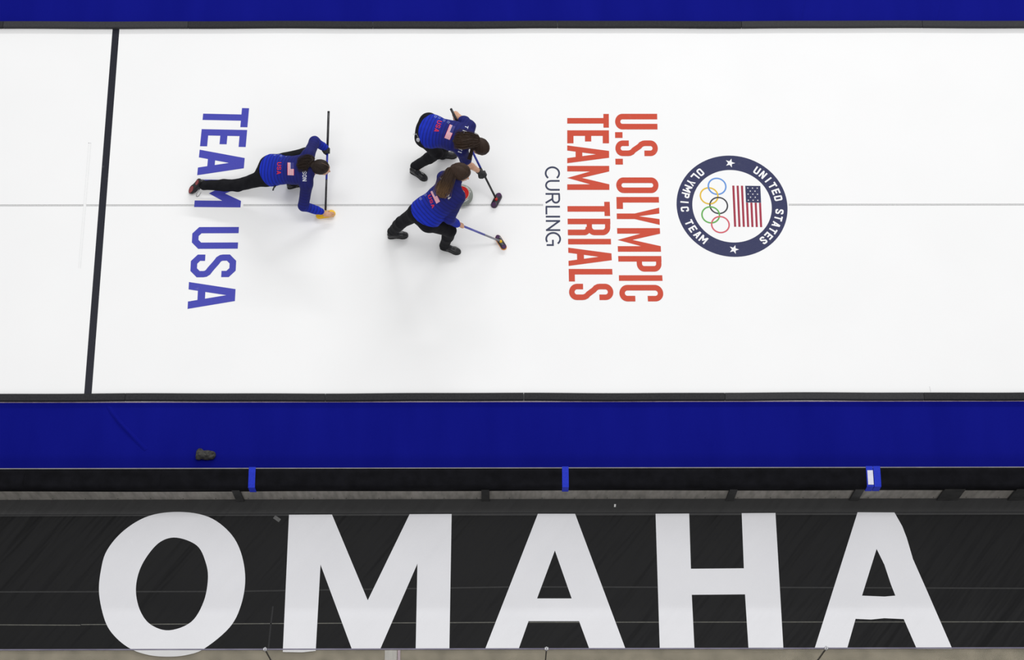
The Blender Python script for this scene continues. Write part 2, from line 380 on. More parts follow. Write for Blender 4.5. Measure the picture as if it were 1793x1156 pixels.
# TEAM USA
kw = dict(s=11, sh=12.5, seg=1, r=7)
line_text('team_lettering', [('T', 187.7, 221.3, None), ('E', 226.1, 256.1, None), ('A', 262.1, 306.9, dict(s=13.5, apex=18)), ('M', 314.2, 362.6, dict(s=11.5, mtop=.64, mt=.35))],
          [(187, 436.2), (362.6, 421)], [(187, 356.9), (362.6, 339.8)], lambda u: 1.8-(u-187)*.006, M['p_blue'], 'blue painted word TEAM', **kw)
line_text('usa_lettering', [('U', 397.7, 435.9, dict(sh=14, r=8)), ('S', 446, 485.8, dict(sh=14, r=8)), ('A', 493.9, 541.1, dict(s=13, apex=21))],
          [(397, 418.4), (541, 410.6)], [(397, 335.8), (541, 328.4)], lambda u: -.2-(u-397)*.004, M['p_blue'], 'blue painted word USA', **kw)
kw = dict(s=9.8, sh=10.5, seg=8)
line_text('olympic_lettering', [('U', 199.3, 226.7, None), ('.', 231.4, 241.6, dict(h=14)), ('S', 246, 273.4, None), ('.', 278, 288.3, dict(h=14)), ('O', 310.8, 338.2, None), ('L', 345, 365.9, dict(sh=12)),
          ('Y', 363.7, 393.9, None), ('M', 399.5, 440.9, None), ('P', 448.4, 475.8, None), ('I', 482, 492, None), ('C', 499, 528, None)],
          [(199, 1150.6), (273, 1152.4), (345, 1153.6), (400, 1155.4), (480, 1159.4), (528, 1162.6)], [(199, 1076.6), (278, 1077.4), (345, 1079.3), (400, 1080.4), (480, 1083.6), (528, 1084.5)], lambda u: 0, M['p_red'], 'red painted words U.S. OLYMPIC', **kw)
line_text('trials_lettering', [('T', 199.5, 223.6, None), ('E', 228.2, 251, dict(sh=12)), ('A', 254.7, 285.9, dict(s=9, apex=12)), ('M', 290.5, 332.6, None),
          ('T', 353.4, 378.3, None), ('R', 383, 412, None), ('I', 418, 428.4, None), ('A', 433.7, 465.8, dict(s=9, apex=12)), ('L', 471, 493, dict(sh=11)), ('S', 497, 525.6, None)],
          [(199, 1066), (332, 1067), (380, 1068.4), (430, 1070), (472, 1072), (525, 1075)], [(199, 993.2), (332, 993.2), (380, 993.8), (430, 994.8), (493, 996.2), (525, 996)], lambda u: 0, M['p_red'], 'red painted words TEAM TRIALS', **kw)
# CURLING in thin strokes
mb = MB()
def cfn(x, y): return gp(np.interp(x, [292, 430], [954.7, 956.2])+y*np.interp(x, [292, 430], [.985, 1.0]), x)
tk = [0]
def thin(pts):
    tk[0] += 1; dz = np.array([0, 0, .00003*tk[0]]); polys_mesh(mb, strip(pts, 3.1), lambda u, v: cfn(u, v)+dz)
thin(arc(303.5, 12.6, 10.6, 40, 320, 22, 12)); thin([(316.8, 25.2), (316.8, 10)]+arc(324.6, 10, 7.8, 180, 360, 12, 9)+[(332.4, 25.2)])
thin([(339.6, 0), (339.6, 25.2)]); thin([(339.6, 24)]+arc(349, 18.2, 6, 90, -90, 8)+[(339.6, 12.4)]); thin([(348, 12.4), (355.4, 0)])
thin([(362, 25.2), (362, 0)]); thin([(362, 1.2), (375.6, 1.2)]); thin([(379.4, 0), (379.4, 25.2)])
thin([(387, 0), (387, 25.2)]); thin([(387, 24), (403, 1.5)]); thin([(403, 0), (403, 25.2)])
thin(arc(418.5, 12.6, 10.6, 40, 300, 22, 12.2)); thin([(420, 12), (429.2, 12), (429.2, 1)])
fix_up(mb.obj('curling_lettering', M['p_thin'], ICE, label='thin dark painted word CURLING'))
# round team emblem: logo frame x (image down), y (image right)
EC = np.array([1281.8, 361.2]); EX = np.array([4.0, 88.7]); EY = np.array([97.1, 1.2])
def em(x, y, z=Z1): p = EC+x*EX+y*EY; return G(p[0], p[1], z)
emb = MB()
def band(r0, r1, mi, cx=0, cy=0, n=96, z=Z1, a0=0, a1=360):
    for i in range(n):
        q0, q1 = [math.radians(a0+(a1-a0)*k/n) for k in (i, i+1)]
        emb.add([em(cx+r*math.cos(q), cy+r*math.sin(q), z) for r, q in ((r0, q0), (r1, q0), (r1, q1), (r0, q1))], [(0, 1, 2, 3)], mi)
band(.716, 1.0, 0)
def star(cx, cy, r, rot, fn, inner=.4):
    return [fn(cx+(r if k % 2 == 0 else r*inner)*math.cos(rot+k*math.pi/5), cy+(r if k % 2 == 0 else r*inner)*math.sin(rot+k*math.pi/5)) for k in range(10)]
def starpoly(mbx, cx, cy, r, rot, fn, mi, inner=.4):
    v = star(cx, cy, r, rot, fn, inner); c = fn(cx, cy); mbx.add([c]+v, [(0, i+1, (i+1) % 10+1) for i in range(10)], mi)
for sx in (-1, 1): starpoly(emb, sx*.853, 0.0, .092, math.radians(90), lambda x, y: em(x, y, Z1*1.7), 1)
def arc_text(txt, a_start, a_end, inward):
    n = len(txt)
    for i, ch in enumerate(txt):
        if ch == ' ': continue
        a = math.radians(a_start+(a_end-a_start)*i/(n-1)); ww = .13 if ch == 'M' else (.04 if ch == 'I' else .098); hh = .148
        c, s_ = math.cos(a), math.sin(a)
        up = (c, s_) if not inward else (-c, -s_); rt = (s_, -c) if not inward else (-s_, c)
        def fn(x, y):
            x -= ww/2; y -= hh/2
            return em(.857*c+rt[0]*x+up[0]*y, .857*s_+rt[1]*x+up[1]*y, Z1*1.7)
        polys_mesh(emb, glyph(ch, ww, hh, .030, seg=3, r=.018, mtop=.6, mt=.38), fn, 1)
arc_text('UNITED STATES', 146, 39, False)
arc_text('OLYMPIC TEAM', 219.4, 320.6, True)
rr_ = .152
RC = [(-.39, -.254, 2), (-.2, -.405, 3), (-.012, -.24, 4), (.175, -.392, 5), (.365, -.225, 6)]
for x, y, mi in RC: band(rr_-.007, rr_+.019, mi, x, y, 48, Z1*(1+.1*mi))
# interlacing: redraw short arcs on top
for x, y, mi, a0 in ((-.39, -.254, 2, 290), (-.2, -.405, 3, 20), (-.012, -.24, 4, 190), (.175, -.392, 5, 20)):
    band(rr_-.007, rr_+.019, mi, x, y, 6, Z1*2, a0-14, a0+14)
# flag
X0, X1, Y0, Y1 = -.408, .405, .02, .527
sh_ = (Y1-Y0)/13
for i in range(13):
    if i % 2 == 0:
        y0 = Y0+i*sh_; xs = X0 if i < 6 else -.075
        emb.add([em(*q) for q in ((xs, y0), (X1, y0), (X1, y0+sh_), (xs, y0+sh_))], [(0, 1, 2, 3)], 7)
cY = Y0+6*sh_
emb.add([em(*q) for q in ((X0, cY), (-.078, cY), (-.078, Y1), (X0, Y1))], [(0, 1, 2, 3)], 0)
for j in range(5):
    for k in range(3 if j % 2 == 0 else 2):
        starpoly(emb, X0+.045+j*.06, cY+.045+k*.085+(0 if j % 2 == 0 else .042), .017, math.radians(90), lambda x, y: em(x, y, Z1*1.7), 1)
fix_up(emb.obj('round_emblem', [M['p_navy'], M['p_white'], M['o_blue'], M['o_yellow'], M['o_black'], M['o_green'], M['o_red'], M['f_red']], ICE, label='navy ring emblem with five rings, flag and white lettering'))

# foam dividers along both edges
def divider(px0, px1, row_far, far, m, label, group):
    a, b = G(px0, 45 if far else 700)[0], G(px1, 45 if far else 700)[0]
    mb = MB(); h = .045
    if far: y0, y1 = YT, YT+.088
    else: y0, y1 = YB-.088, YB
    # rounded near and far edges: long bevelled bar with a slightly waved line
    N = 14; prof = [(y0, 0), (y0, h*.75), (y0+.008, h), (y1-.008, h), (y1, h*.75), (y1, 0)]
    vs = []
    for i in range(N+1):
        x = a+.0025+(b-a-.005)*i/N; wv = .003*math.sin(x*1.7+(0 if far else 2))+.0015*math.sin(x*4.1)
        vs += [(x, y+wv, z) for y, z in prof]
    k = len(prof); fs = [(i*k+j, (i+1)*k+j, (i+1)*k+(j+1) % k, i*k+(j+1) % k) for i in range(N) for j in range(k)]
    fs += [tuple(range(k)), tuple(N*k+j for j in range(k))[::-1]]
    mb.add(vs, fs); o = mb.obj('foam_divider', m, None); tag(o, label, 'foam divider', group)
A, B = M['foamA'], M['foamB']
gtop = 'foam dividers along the far edge of the ice'; gbot = 'foam dividers along the near edge of the ice'
for p0, p1, m, t in ((-326, 7, B, 'its end at the top left corner'), (7, 330, A, 'meeting the far end of the black line'), (330, 653, B, 'above the kneeling player'),
                     (653, 976, B, 'above the bent-over upper sweeper'), (976, 1298, B, 'above the red lettering'), (1298, 1614, A, 'just right above the round emblem'), (1614, 2118, A, 'at the top right end of the row')):
    divider(p0, p1, 0, True, m, 'dark foam divider along the far ice edge, '+t, gtop)
for p0, p1, m, t in ((-326, 220, B, 'meeting the near end of the black line'), (220, 570, B, 'below the blue USA lettering'), (570, 917, B, 'below the two sweepers'),
                     (917, 1269, B, 'below the red lettering'), (1269, 1617, A, 'the paler piece below the round emblem'), (1617, 2112, B, 'at the right end by the scuff')):
    divider(p0, p1, 0, False, m, 'dark foam divider along the near ice edge, '+t, gbot)
# carpets
def ridge(name, pts, w, h, parent, m):
    mb = MB(); P = [np.array(G(*p)) for p in pts]; vs = []
    for i, p in enumerate(P):
        t = unit(P[min(i+1, len(P)-1)]-P[max(i-1, 0)]); s = np.array([-t[1], t[0], 0]); k = math.sin(math.pi*(i+.15)/(len(P)-.7)) if 0 < i < len(P)-1 else .1
        vs += [p+s*w/2+[0, 0, .004], p+s*w*.15+[0, 0, .004+h*k], p-s*w*.15+[0, 0, .004+h*k], p-s*w/2+[0, 0, .004]]
    fs = [(i*4+j, i*4+j+1, i*4+5+j, i*4+4+j) for i in range(len(P)-1) for j in range(3)]
    mb.add(vs, fs); return mb.obj(name, m, parent, True)
yfar0 = YT+.0885; ynear1 = YB-.0885
WY = G(900, 876)[1]      # near face of the draped wall stands here
zt = zrow(.1, WY, 851.5)
wall_far = None
for k in range(400):     # depth of the ledge so that its far edge hides the carpet below row 819
    y = WY+k*.002
    if proj((.1, y, zt+.012))[1] <= 818.6: wall_far = y; break
c = MB(); c.box((XL, yfar0, -.011), (XR, yfar0+2.4, .004)); c1 = c.obj('blue_carpet', M['carpet'])
tag(c1, 'blue carpet strip beyond the far foam dividers along the top edge', 'carpet', 'blue carpet strips')
ridge('crease', [(1409, -20), (1407, 5), (1404, 20), (1402, 34)], .05, .008, c1, M['carpet']); ridge('crease', [(1646, -20), (1645, 5), (1642, 20), (1639, 35)], .05, .008, c1, M['carpet'])
c = MB(); c.box((XL, wall_far+.003, -.011), (XR, ynear1-.012, .004)); c2 = c.obj('blue_carpet', M['carpet'])
tag(c2, 'wide blue carpet between the near foam dividers and the black draped wall', 'carpet', 'blue carpet strips')
ridge('crease', [(188, 709), (196, 722), (210, 740), (226, 757), (242, 774), (256, 788)], .06, .022, c2, M['carpet'])
# pale strip showing between foam and carpet
t = MB(); t.box((G(-200, 706)[0], ynear1-.0115, -.011), (G(2000, 706)[0], ynear1-.0005, .002)); o = t.obj('trim_1', M['pale']); o['kind'] = 'structure'

# low wall, drape, straps
w = MB(); w.box((XL, WY+.012, -.011), (XR, wall_far, zt+.002)); wl = w.obj('wall_front', M['wallc']); wl['kind'] = 'structure'
zl = zrow(.1, WY, 857.0)
e = MB(); e.box((XL, wall_far-.012, zt+.006), (XR, wall_far-.002, zt+.014)); e.obj('top_edge', mat('pale_grey_rail', (120, 118, 118), (136, 134, 134), 8), wl, label='pale thin rail along the top')
for px, tw in ((417, 13), (850, 13), (1281, 13), (1500, 15), (1665, 34), (1790, 34)):
    p = G(px, 866, zl/2); x = p[0]; hw = tw*.0068/2
    mb = MB(); mb.box((x-hw, WY+.0125-.03, -.010), (x+hw, WY+.0125, zl+.02), bev=.004); mb.obj('post', M['post'], wl, label='dark upright post')
mb = MB()
for i in range(34):
    x = G(-20+i*57, 872)[0]; mb.lathe([(.006, 0), (.006, .004)], (0, 0, 0), 8)
    for j in range(len(mb.v)-16, len(mb.v)):
        vx, vy, vz = mb.v[j]; mb.v[j] = (x+vx, WY+.0125-vz, .045+vy)
o = mb.obj('bolt_head', M['black'], wl)
# drape: profile over the ledge with small waves
xs = np.linspace(XL, XR, 420); prof = [(wall_far-.013, zt+.003), (wall_far-.02, zt+.012), (wall_far-.055, zt+.018), (wall_far-.075, zt+.010), (WY+.06, zt+.008), (WY+.02, zt+.010), (WY-.006, zt+.002), (WY-.012, (zt+zl)/2), (WY-.010, zl-.02), (WY-.002, zl-.02)]
mb = MB(); vs = []
for x in xs:
    for j, (y, z) in enumerate(prof):
        wob = .006*math.sin(x*2.3+j)+.004*math.sin(x*5.9+j*.7)
        zz = z+(wob*.5 if 1 < j < 6 else 0); yy = y+(wob*.8 if 1 < j < 5 else 0)
        if j >= 8: zz += .018*math.sin(x*1.3)*math.sin(x*.6+1)
        vs.append((x, yy, zz))
k = len(prof); mb.add(vs, [(i*k+j, i*k+j+1, (i+1)*k+j+1, (i+1)*k+j) for i in range(len(xs)-1) for j in range(k-1)])
dr = mb.obj('black_drape', M['drape'], None, True); tag(dr, 'long black cloth draped over the low wall below the blue carpet', 'drape')
sol = dr.modifiers.new('thickness', 'SOLIDIFY'); sol.thickness = .003; sol.offset = 1
for px in (42, 281):
    x = G(px, 835, zt)[0]; mb = MB(); mb.tube([(x+.01, wall_far-.03, zt+.018), (x, WY+.07, zt+.013), (x-.006, WY+.0, zt+.012)], .003, 6); mb.obj('seam', M['drape'], dr)
def strap(px0, px1, row0, label):
    r = thing('blue_strap', label, 'strap', tuple(G((px0+px1)/2, 835, zt)), 'blue straps over the black draped wall')
    x0, x1 = G(px0, 835, zt)[0], G(px1, 835, zt)[0]; mb = MB()
    pf = [(wall_far+.003, zt-.03), (wall_far+.006, zt+.020), (wall_far-.055, zt+.027), (WY+.02, zt+.019), (WY-.016, zt+.013), (WY-.022, zl-.02)]
    q = [(y-.0, z) for y, z in pf]; th = .004; vs = []
    for x in (x0, x1):
        for i, (y, z) in enumerate(q): vs.append((x, y, z))
        for i, (y, z) in enumerate(q): vs.append((x, y+(-th if i < 2 else (th if i > 3 else 0)), z-(th if 1 <= i <= 4 else 0)))
    n = len(q); fs = []
    for i in range(n-1):
        fs += [(i, i+1, 2*n+i+1, 2*n+i), (n+i, 3*n+i, 3*n+i+1, n+i+1), (i, n+i, n+i+1, i+1), (2*n+i, 2*n+i+1, 3*n+i+1, 3*n+i)]
    mb.add(vs, fs); mb.obj('band', M['strap'], r); return r, x0, x1
strap(435.6, 447.4, 0, 'blue strap over the black drape, between the words above O and M')
strap(984.2, 995.6, 0, 'blue strap over the black drape, above the first letter A')
r, x0, x1 = strap(1529.5, 1541.5, 0, 'plain blue strap over the black drape above the last letter A')
r, x0, x1 = strap(1516.6, 1528.6, 0, 'blue strap with a white patch beside another blue strap')
mb = MB(); mb.box((x0+.012, WY+.004, zt+.0195), (x1-.003, wall_far-.045, zt+.030)); mb.obj('white_patch', M['strapw'], r, label='white rectangular patch')

# tarp with OMAHA
tz = .004
y_hem = G(900, 903)[1]; y_bot = G(900, 1137.5)[1]
mb = MB(); mb.box((XL, y_bot, -.0115), (XR, y_hem, tz)); TP = mb.obj('printed_tarp', M['tarp']); tag(TP, 'long black tarp on the floor printed with white letters OMAHA', 'tarp')
mb = MB(); mb.box((XL, y_hem, -.0115), (XR, WY+.0105, tz+.001)); mb.obj('hem_band', M['hem'], TP, label='paler hem band along the top')
def tline(name, pts, wpx, m, z=tz+.0014):
    mb = MB(); P = [np.array(G(x, y, z)) for x, y in pts]; s = wpx*.0038; vs = []
    for i, p in enumerate(P):
        t = unit(P[min(i+1, len(P)-1)]-P[max(i-1, 0)]); q = np.array([-t[1], t[0], 0]); vs += [p+q*s, p-q*s]
    mb.add(vs, [(2*i, 2*i+1, 2*i+3, 2*i+2) for i in range(len(P)-1)]); return fix_up(mb.obj(name, m, TP))
tline('seam', [(-100, 1094), (141, 1095)], 1.3, M['seam']); tline('seam', [(142, 1094), (900, 1090), (1900, 1089)], 1.3, M['seam'])
tline('seam', [(-100, 1037), (400, 1036), (900, 1028), (1400, 1029), (1900, 1031)], 2, M['seamd']); tline('seam', [(-100, 902.5), (900, 898.5), (1900, 897)], 1.2, M['black'])
tline('fold', [(478, 1062), (474, 1095), (470, 1136)], 2.2, M['black'])  # thin flat black line laid on the tarp
tline('grey_tape', [(480, 905), (490, 912)], 5.5, M['tapeg'])
o = tline('fleck', [(1077, 883), (1076.6, 888)], 2.6, M['white'])
def catmull(P, n=6):
    P = [np.array(p, float) for p in P]; out = []; L = len(P)
    for i in range(L):
        a, b, c, d = P[i-1], P[i], P[(i+1) % L], P[(i+2) % L]
        for k in range(n):
            t = k/n; out.append(tuple(.5*((2*b)+(-a+c)*t+(2*a-5*b+4*c-d)*t*t+(-a+3*b-3*c+d)*t**3)))
    return out
def big(outer, holes, label):
    loops = [[Vector((x, y, 0)) for x, y in lp] for lp in [outer]+holes]
    tris = tessellate_polygon(loops); v = [G(x, y, tz+.0020) for lp in [outer]+holes for x, y in lp]
    fix_up(mesh('letter', v, tris, M['tletter'], TP, label=label))
big(catmull([(314.6, 896.6), (364.8, 905.3), (401.6, 932), (421.7, 967.2), (429.4, 1014), (421.7, 1060.9), (401.6, 1099.4), (358, 1135.8), (328, 1147), (294.5, 1150.2), (259, 1147), (227.6, 1135.8), (200.8, 1114.4), (184, 1087.6), (173.6, 1040.8), (176.5, 1000), (187.4, 963.8), (217.5, 928.7), (261, 903.6)]),
    [catmull([(309.6, 941.7), (344.7, 955.5), (359.8, 983.9), (364.1, 1014), (356.4, 1054.2), (334.7, 1089.3), (296.2, 1104), (264.4, 1094.3), (246, 1070.9), (238, 1037.4), (242.6, 1004), (257.7, 973.9), (281.1, 948.8)])], 'white letter O')
big([(506, 901.6), (581.3, 901.2), (643.9, 1051.5), (717.2, 900.6), (790.8, 900.2), (786.8, 1137), (727.9, 1137), (730.9, 987.3), (665.7, 1137), (616.1, 1137), (561.2, 988.9), (552.8, 1140), (530, 1142.5), (495.2, 1142)], [], 'white letter M')
big([(941.8, 899.9), (1007, 899.9), (1095.4, 1137), (1032.1, 1137), (1014, 1088), (925.4, 1088), (908, 1137), (849.4, 1137)], [[(971.6, 964.2), (1001, 1048.2), (940.4, 1048.2)]], 'white letter A in the middle')
big([(1147.9, 899.9), (1206.7, 899.5), (1209.8, 996.2), (1302.5, 995.4), (1298.7, 898.8), (1357.8, 898.4), (1371.7, 1137), (1310.7, 1137), (1304.5, 1041), (1211.3, 1041.8), (1216, 1137), (1155.3, 1137)], [], 'white letter H')
big([(1501.6, 897.2), (1566.2, 897.6), (1580, 922), (1587.8, 942.4), (1598.6, 979.2), (1622, 1032), (1667.4, 1136.5), (1605.2, 1136.5), (1582.4, 1084.3), (1548.4, 1082.8), (1525.2, 1085.1), (1498.1, 1083.9), (1483.1, 1136.5), (1426.2, 1136.5)],
    [[(1534.9, 961.4), (1548.4, 988.8), (1560, 1023.6), (1567.7, 1043.3), (1548.4, 1044.9), (1509.4, 1043.3)]], 'white letter A at the right end')
# floor plate beneath the glass
mb = MB()
p0, p1 = G(674, 1139), G(695, 1139); p2 = G(701, 1139)
mb.box((p0[0], -5.75, -.0115), (p1[0], p0[1], .003)); mb.box((p1[0]+.008, -5.75, -.0115), (p2[0], p0[1], .006), 1)
tag(mb.obj('floor_plate', [M['plate'], M['pale']]), 'pale ribbed plate on the tan floor under the letter M', 'floor plate')
# glass screen panels
gt = 1.5
GY = None
for k in range(4000):
    y = -4.5-k*.0005
    if proj((.1, y, gt))[1] >= 1136.4: GY = y; break
seams = [G(464, 1138, gt)[0], G(957, 1138, gt)[0], G(1447, 1138, gt)[0]]
ed = [-8.05]+seams+[8.05]
lab = ['under the letter O, at the left end', 'under the letters M and first A', 'under the letters A and H', 'under the last A, at the right end']
for i in range(4):
    r = thing('glass_panel', 'clear glass screen panel whose top edge runs '+lab[i], 'glass panel', ((ed[i]+ed[i+1])/2, GY, -.01), 'glass screen panels along the bottom edge')
    mb = MB(); mb.box((ed[i]+.008, GY-.006, -.0105), (ed[i+1]-.008, GY+.006, gt-.002)); mb.obj('pane', M['glass'], r)
    mb = MB(); mb.box((ed[i]+.008, GY-.0065, gt-.002), (ed[i+1]-.008, GY+.0065, gt+.003)); mb.obj('top_rim', M['glassedge'], r, label='greyish violet polished rim')
    if i:
        mb = MB(); mb.box((ed[i]-.006, GY-.006, -.0105), (ed[i]+.006, GY+.008, gt-.02)); mb.obj('gasket', M['black'], r, label='dark seam gasket')
        mb = MB(); mb.box((ed[i]-.02, GY-.014, gt-.035), (ed[i]+.02, GY+.014, gt+.012), bev=.005); mb.tube([(ed[i], GY-.02, gt-.01), (ed[i], GY+.024, gt-.01)], .008, 8); mb.tube([(ed[i], GY, gt+.01), (ed[i], GY+.004, gt+.035)], .007, 8)
        mb.obj('clip', M['metal'], r, label='steel clip')

# ------------------------------------------------------------------ implicit modelling
class Field:
    def __init__(s, lo, hi, vox):
        s.lo = np.array(lo, float); s.v = vox; s.n = np.ceil((np.array(hi)-s.lo)/vox).astype(int)+1
        s.d = np.full(s.n, 1.0, np.float32)
    def region(s, lo, hi):
        a = np.clip(np.floor((np.array(lo)-s.lo)/s.v).astype(int), 0, s.n-1); b = np.clip(np.ceil((np.array(hi)-s.lo)/s.v).astype(int)+1, 1, s.n)
        g = [s.lo[i]+s.v*np.arange(a[i], b[i]) for i in range(3)]
        return tuple(slice(a[i], b[i]) for i in range(3)), np.meshgrid(*g, indexing='ij', sparse=True)
    def blend(s, sl, d, k, op='u'):
        cur = s.d[sl]
        if op == 'u':
            if k > 0:
                h = np.clip(.5+.5*(cur-d)/k, 0, 1); s.d[sl] = cur*(1-h)+d*h-k*h*(1-h)
            else: s.d[sl] = np.minimum(cur, d)
        elif op == 's':
            if k > 0:
                h = np.clip(.5-.5*(cur+d)/k, 0, 1); s.d[sl] = cur*(1-h)+(-d)*h+k*h*(1-h)
            else: s.d[sl] = np.maximum(cur, -d)
    def cone(s, a, b, ra, rb, k=.02, n=None, sc=1.0, op='u'):
        a = np.asarray(a, float); b = np.asarray(b, float); R = max(ra, rb)+k+2*s.v+.005
        sl, (X, Y, Z) = s.region(np.minimum(a, b)-R, np.maximum(a, b)+R)
        x, y, z = X-a[0], Y-a[1], Z-a[2]; ab = b-a; L2 = max(ab@ab, 1e-9)
        if n is not None:
            n = unit(n-ab*(n@ab)/L2) if L2 > 1e-6 else unit(n); q = (x*n[0]+y*n[1]+z*n[2])*(1/sc-1)
            x, y, z = x+q*n[0], y+q*n[1], z+q*n[2]
        t = np.clip((x*ab[0]+y*ab[1]+z*ab[2])/L2, 0, 1)
        d = np.sqrt((x-t*ab[0])**2+(y-t*ab[1])**2+(z-t*ab[2])**2)-(ra+(rb-ra)*t)
        if n is not None: d = d*(.5+.5*sc)
        s.blend(sl, d.astype(np.float32), k, op)
    def ell(s, c, ax, rad, k=.01, op='u'):
        c = np.asarray(c, float); R = max(rad)+k+2*s.v+.005; sl, (X, Y, Z) = s.region(c-R, c+R); x, y, z = X-c[0], Y-c[1], Z-c[2]
        q = [(x*a[0]+y*a[1]+z*a[2])/r for a, r in zip(ax, rad)]
        m = np.sqrt(q[0]**2+q[1]**2+q[2]**2); s.blend(sl, ((m-1)*min(rad)).astype(np.float32), k, op)
    def cut(s, p, n, soft=0):   # keep the side where (x-p).n < 0
        sl, (X, Y, Z) = s.region(s.lo, s.lo+s.v*s.n); p = np.asarray(p); n = unit(n)
        d = (X-p[0])*n[0]+(Y-p[1])*n[1]+(Z-p[2])*n[2]; s.d = np.maximum(s.d, d.astype(np.float32))
    def folds(s, amp, fr, seed=0):
        sl, (X, Y, Z) = s.region(s.lo, s.lo+s.v*s.n); r = np.random.default_rng(seed); acc = 0
        for i in range(5):
            k = unit(r.normal(size=3))*fr*(1+.6*i); acc = acc+np.sin(k[0]*X+k[1]*Y+k[2]*Z+r.uniform(0, 6))*(1/(1+.4*i))
        s.d += (acc*amp/2.2).astype(np.float32)
    def net(s):
        D = s.d; S = D < 0
        c = np.zeros(tuple(s.n-1), np.uint8)
        for i in (0, 1):
            for j in (0, 1):
                for k in (0, 1): c += S[i:s.n[0]-1+i, j:s.n[1]-1+j, k:s.n[2]-1+k]
        act = np.argwhere((c > 0) & (c < 8)); idx = np.full(c.shape, -1, np.int32); idx[tuple(act.T)] = np.arange(len(act))
        acc = np.zeros((len(act), 3)); cnt = np.zeros(len(act)); cor = [(i, j, k) for i in (0, 1) for j in (0, 1) for k in (0, 1)]
        val = {q: D[act[:, 0]+q[0], act[:, 1]+q[1], act[:, 2]+q[2]] for q in cor}
        for q in cor:
            for ax in range(3):
                if q[ax] == 0:
                    p = list(q); p[ax] = 1; v0, v1 = val[q], val[tuple(p)]; m = (v0 < 0) != (v1 < 0)
                    t = v0[m]/(v0[m]-v1[m]); pos = np.tile(np.array(q, float), (m.sum(), 1)); pos[:, ax] += t; acc[m] += pos; cnt[m] += 1
        V = s.lo+s.v*(act+acc/cnt[:, None]); F = []
        for ax in range(3):
            sa = [slice(1, -1)]*3; sb = list(sa); sa[ax] = slice(0, -1); sb[ax] = slice(1, None)
            a, b = S[tuple(sa)], S[tuple(sb)]; e = np.argwhere(a != b); fl = a[tuple(e.T)]; e = e+1; e[:, ax] -= 1
            u, v = [(1, 2), (2, 0), (0, 1)][ax]; q = []
            for du, dv in ((0, 0), (-1, 0), (-1, -1), (0, -1)):
                g = e.copy(); g[:, u] += du; g[:, v] += dv; q.append(idx[tuple(g.T)])
            q = np.stack(q, 1); q[~fl] = q[~fl][:, ::-1]; F.append(q)
        F = np.concatenate(F); return V, F[(F >= 0).all(1)]
def relax(V, F, it=2):
    E = np.concatenate([F[:, [0, 1]], F[:, [1, 2]], F[:, [2, 3]], F[:, [3, 0]]])
    for _ in range(it):
        acc = np.zeros_like(V); cnt = np.zeros(len(V))
        for i, j in ((0, 1), (1, 0)):
            for k in range(3): acc[:, k] += np.bincount(E[:, i], V[E[:, j], k], len(V))
            cnt += np.bincount(E[:, i], minlength=len(V))
        V = V*.5+.5*acc/np.maximum(cnt, 1)[:, None]
    return V
def fmesh(name, fld, m, parent, it=2, attrs=None, extra=None, label=None):
    V, F = fld.net(); V = relax(V, F, it); me = bpy.data.meshes.new(name); mats = m if isinstance(m, list) else [m]
    nv, nf = len(V), len(F); ev, ef, em_ = extra(V, F) if extra else ([], [], [])
    AV = np.concatenate([V, np.array(ev, float).reshape(-1, 3)]); me.from_pydata(AV.tolist(), [], F.tolist()+[tuple(i+nv for i in f) for f in ef])
    for q in mats: me.materials.append(q)
    me.polygons.foreach_set('material_index', np.array([0]*nf+list(em_), 'i')); me.polygons.foreach_set('use_smooth', np.ones(nf+len(ef), bool))
    if attrs:
        for an, fn in attrs.items():
            a = me.attributes.new(an, 'FLOAT', 'POINT'); a.data.foreach_set('value', np.asarray(fn(AV), 'f'))
    me.update(); o = bpy.data.objects.new(name, me); COL.objects.link(o)
    if parent is not None: o.parent = parent; o.matrix_parent_inverse = Matrix.Translation(-wloc(parent))
    if label: o['label'] = label
    return o
def box_of(pts, pad): P = np.array(pts); return P.min(0)-pad, P.max(0)+pad

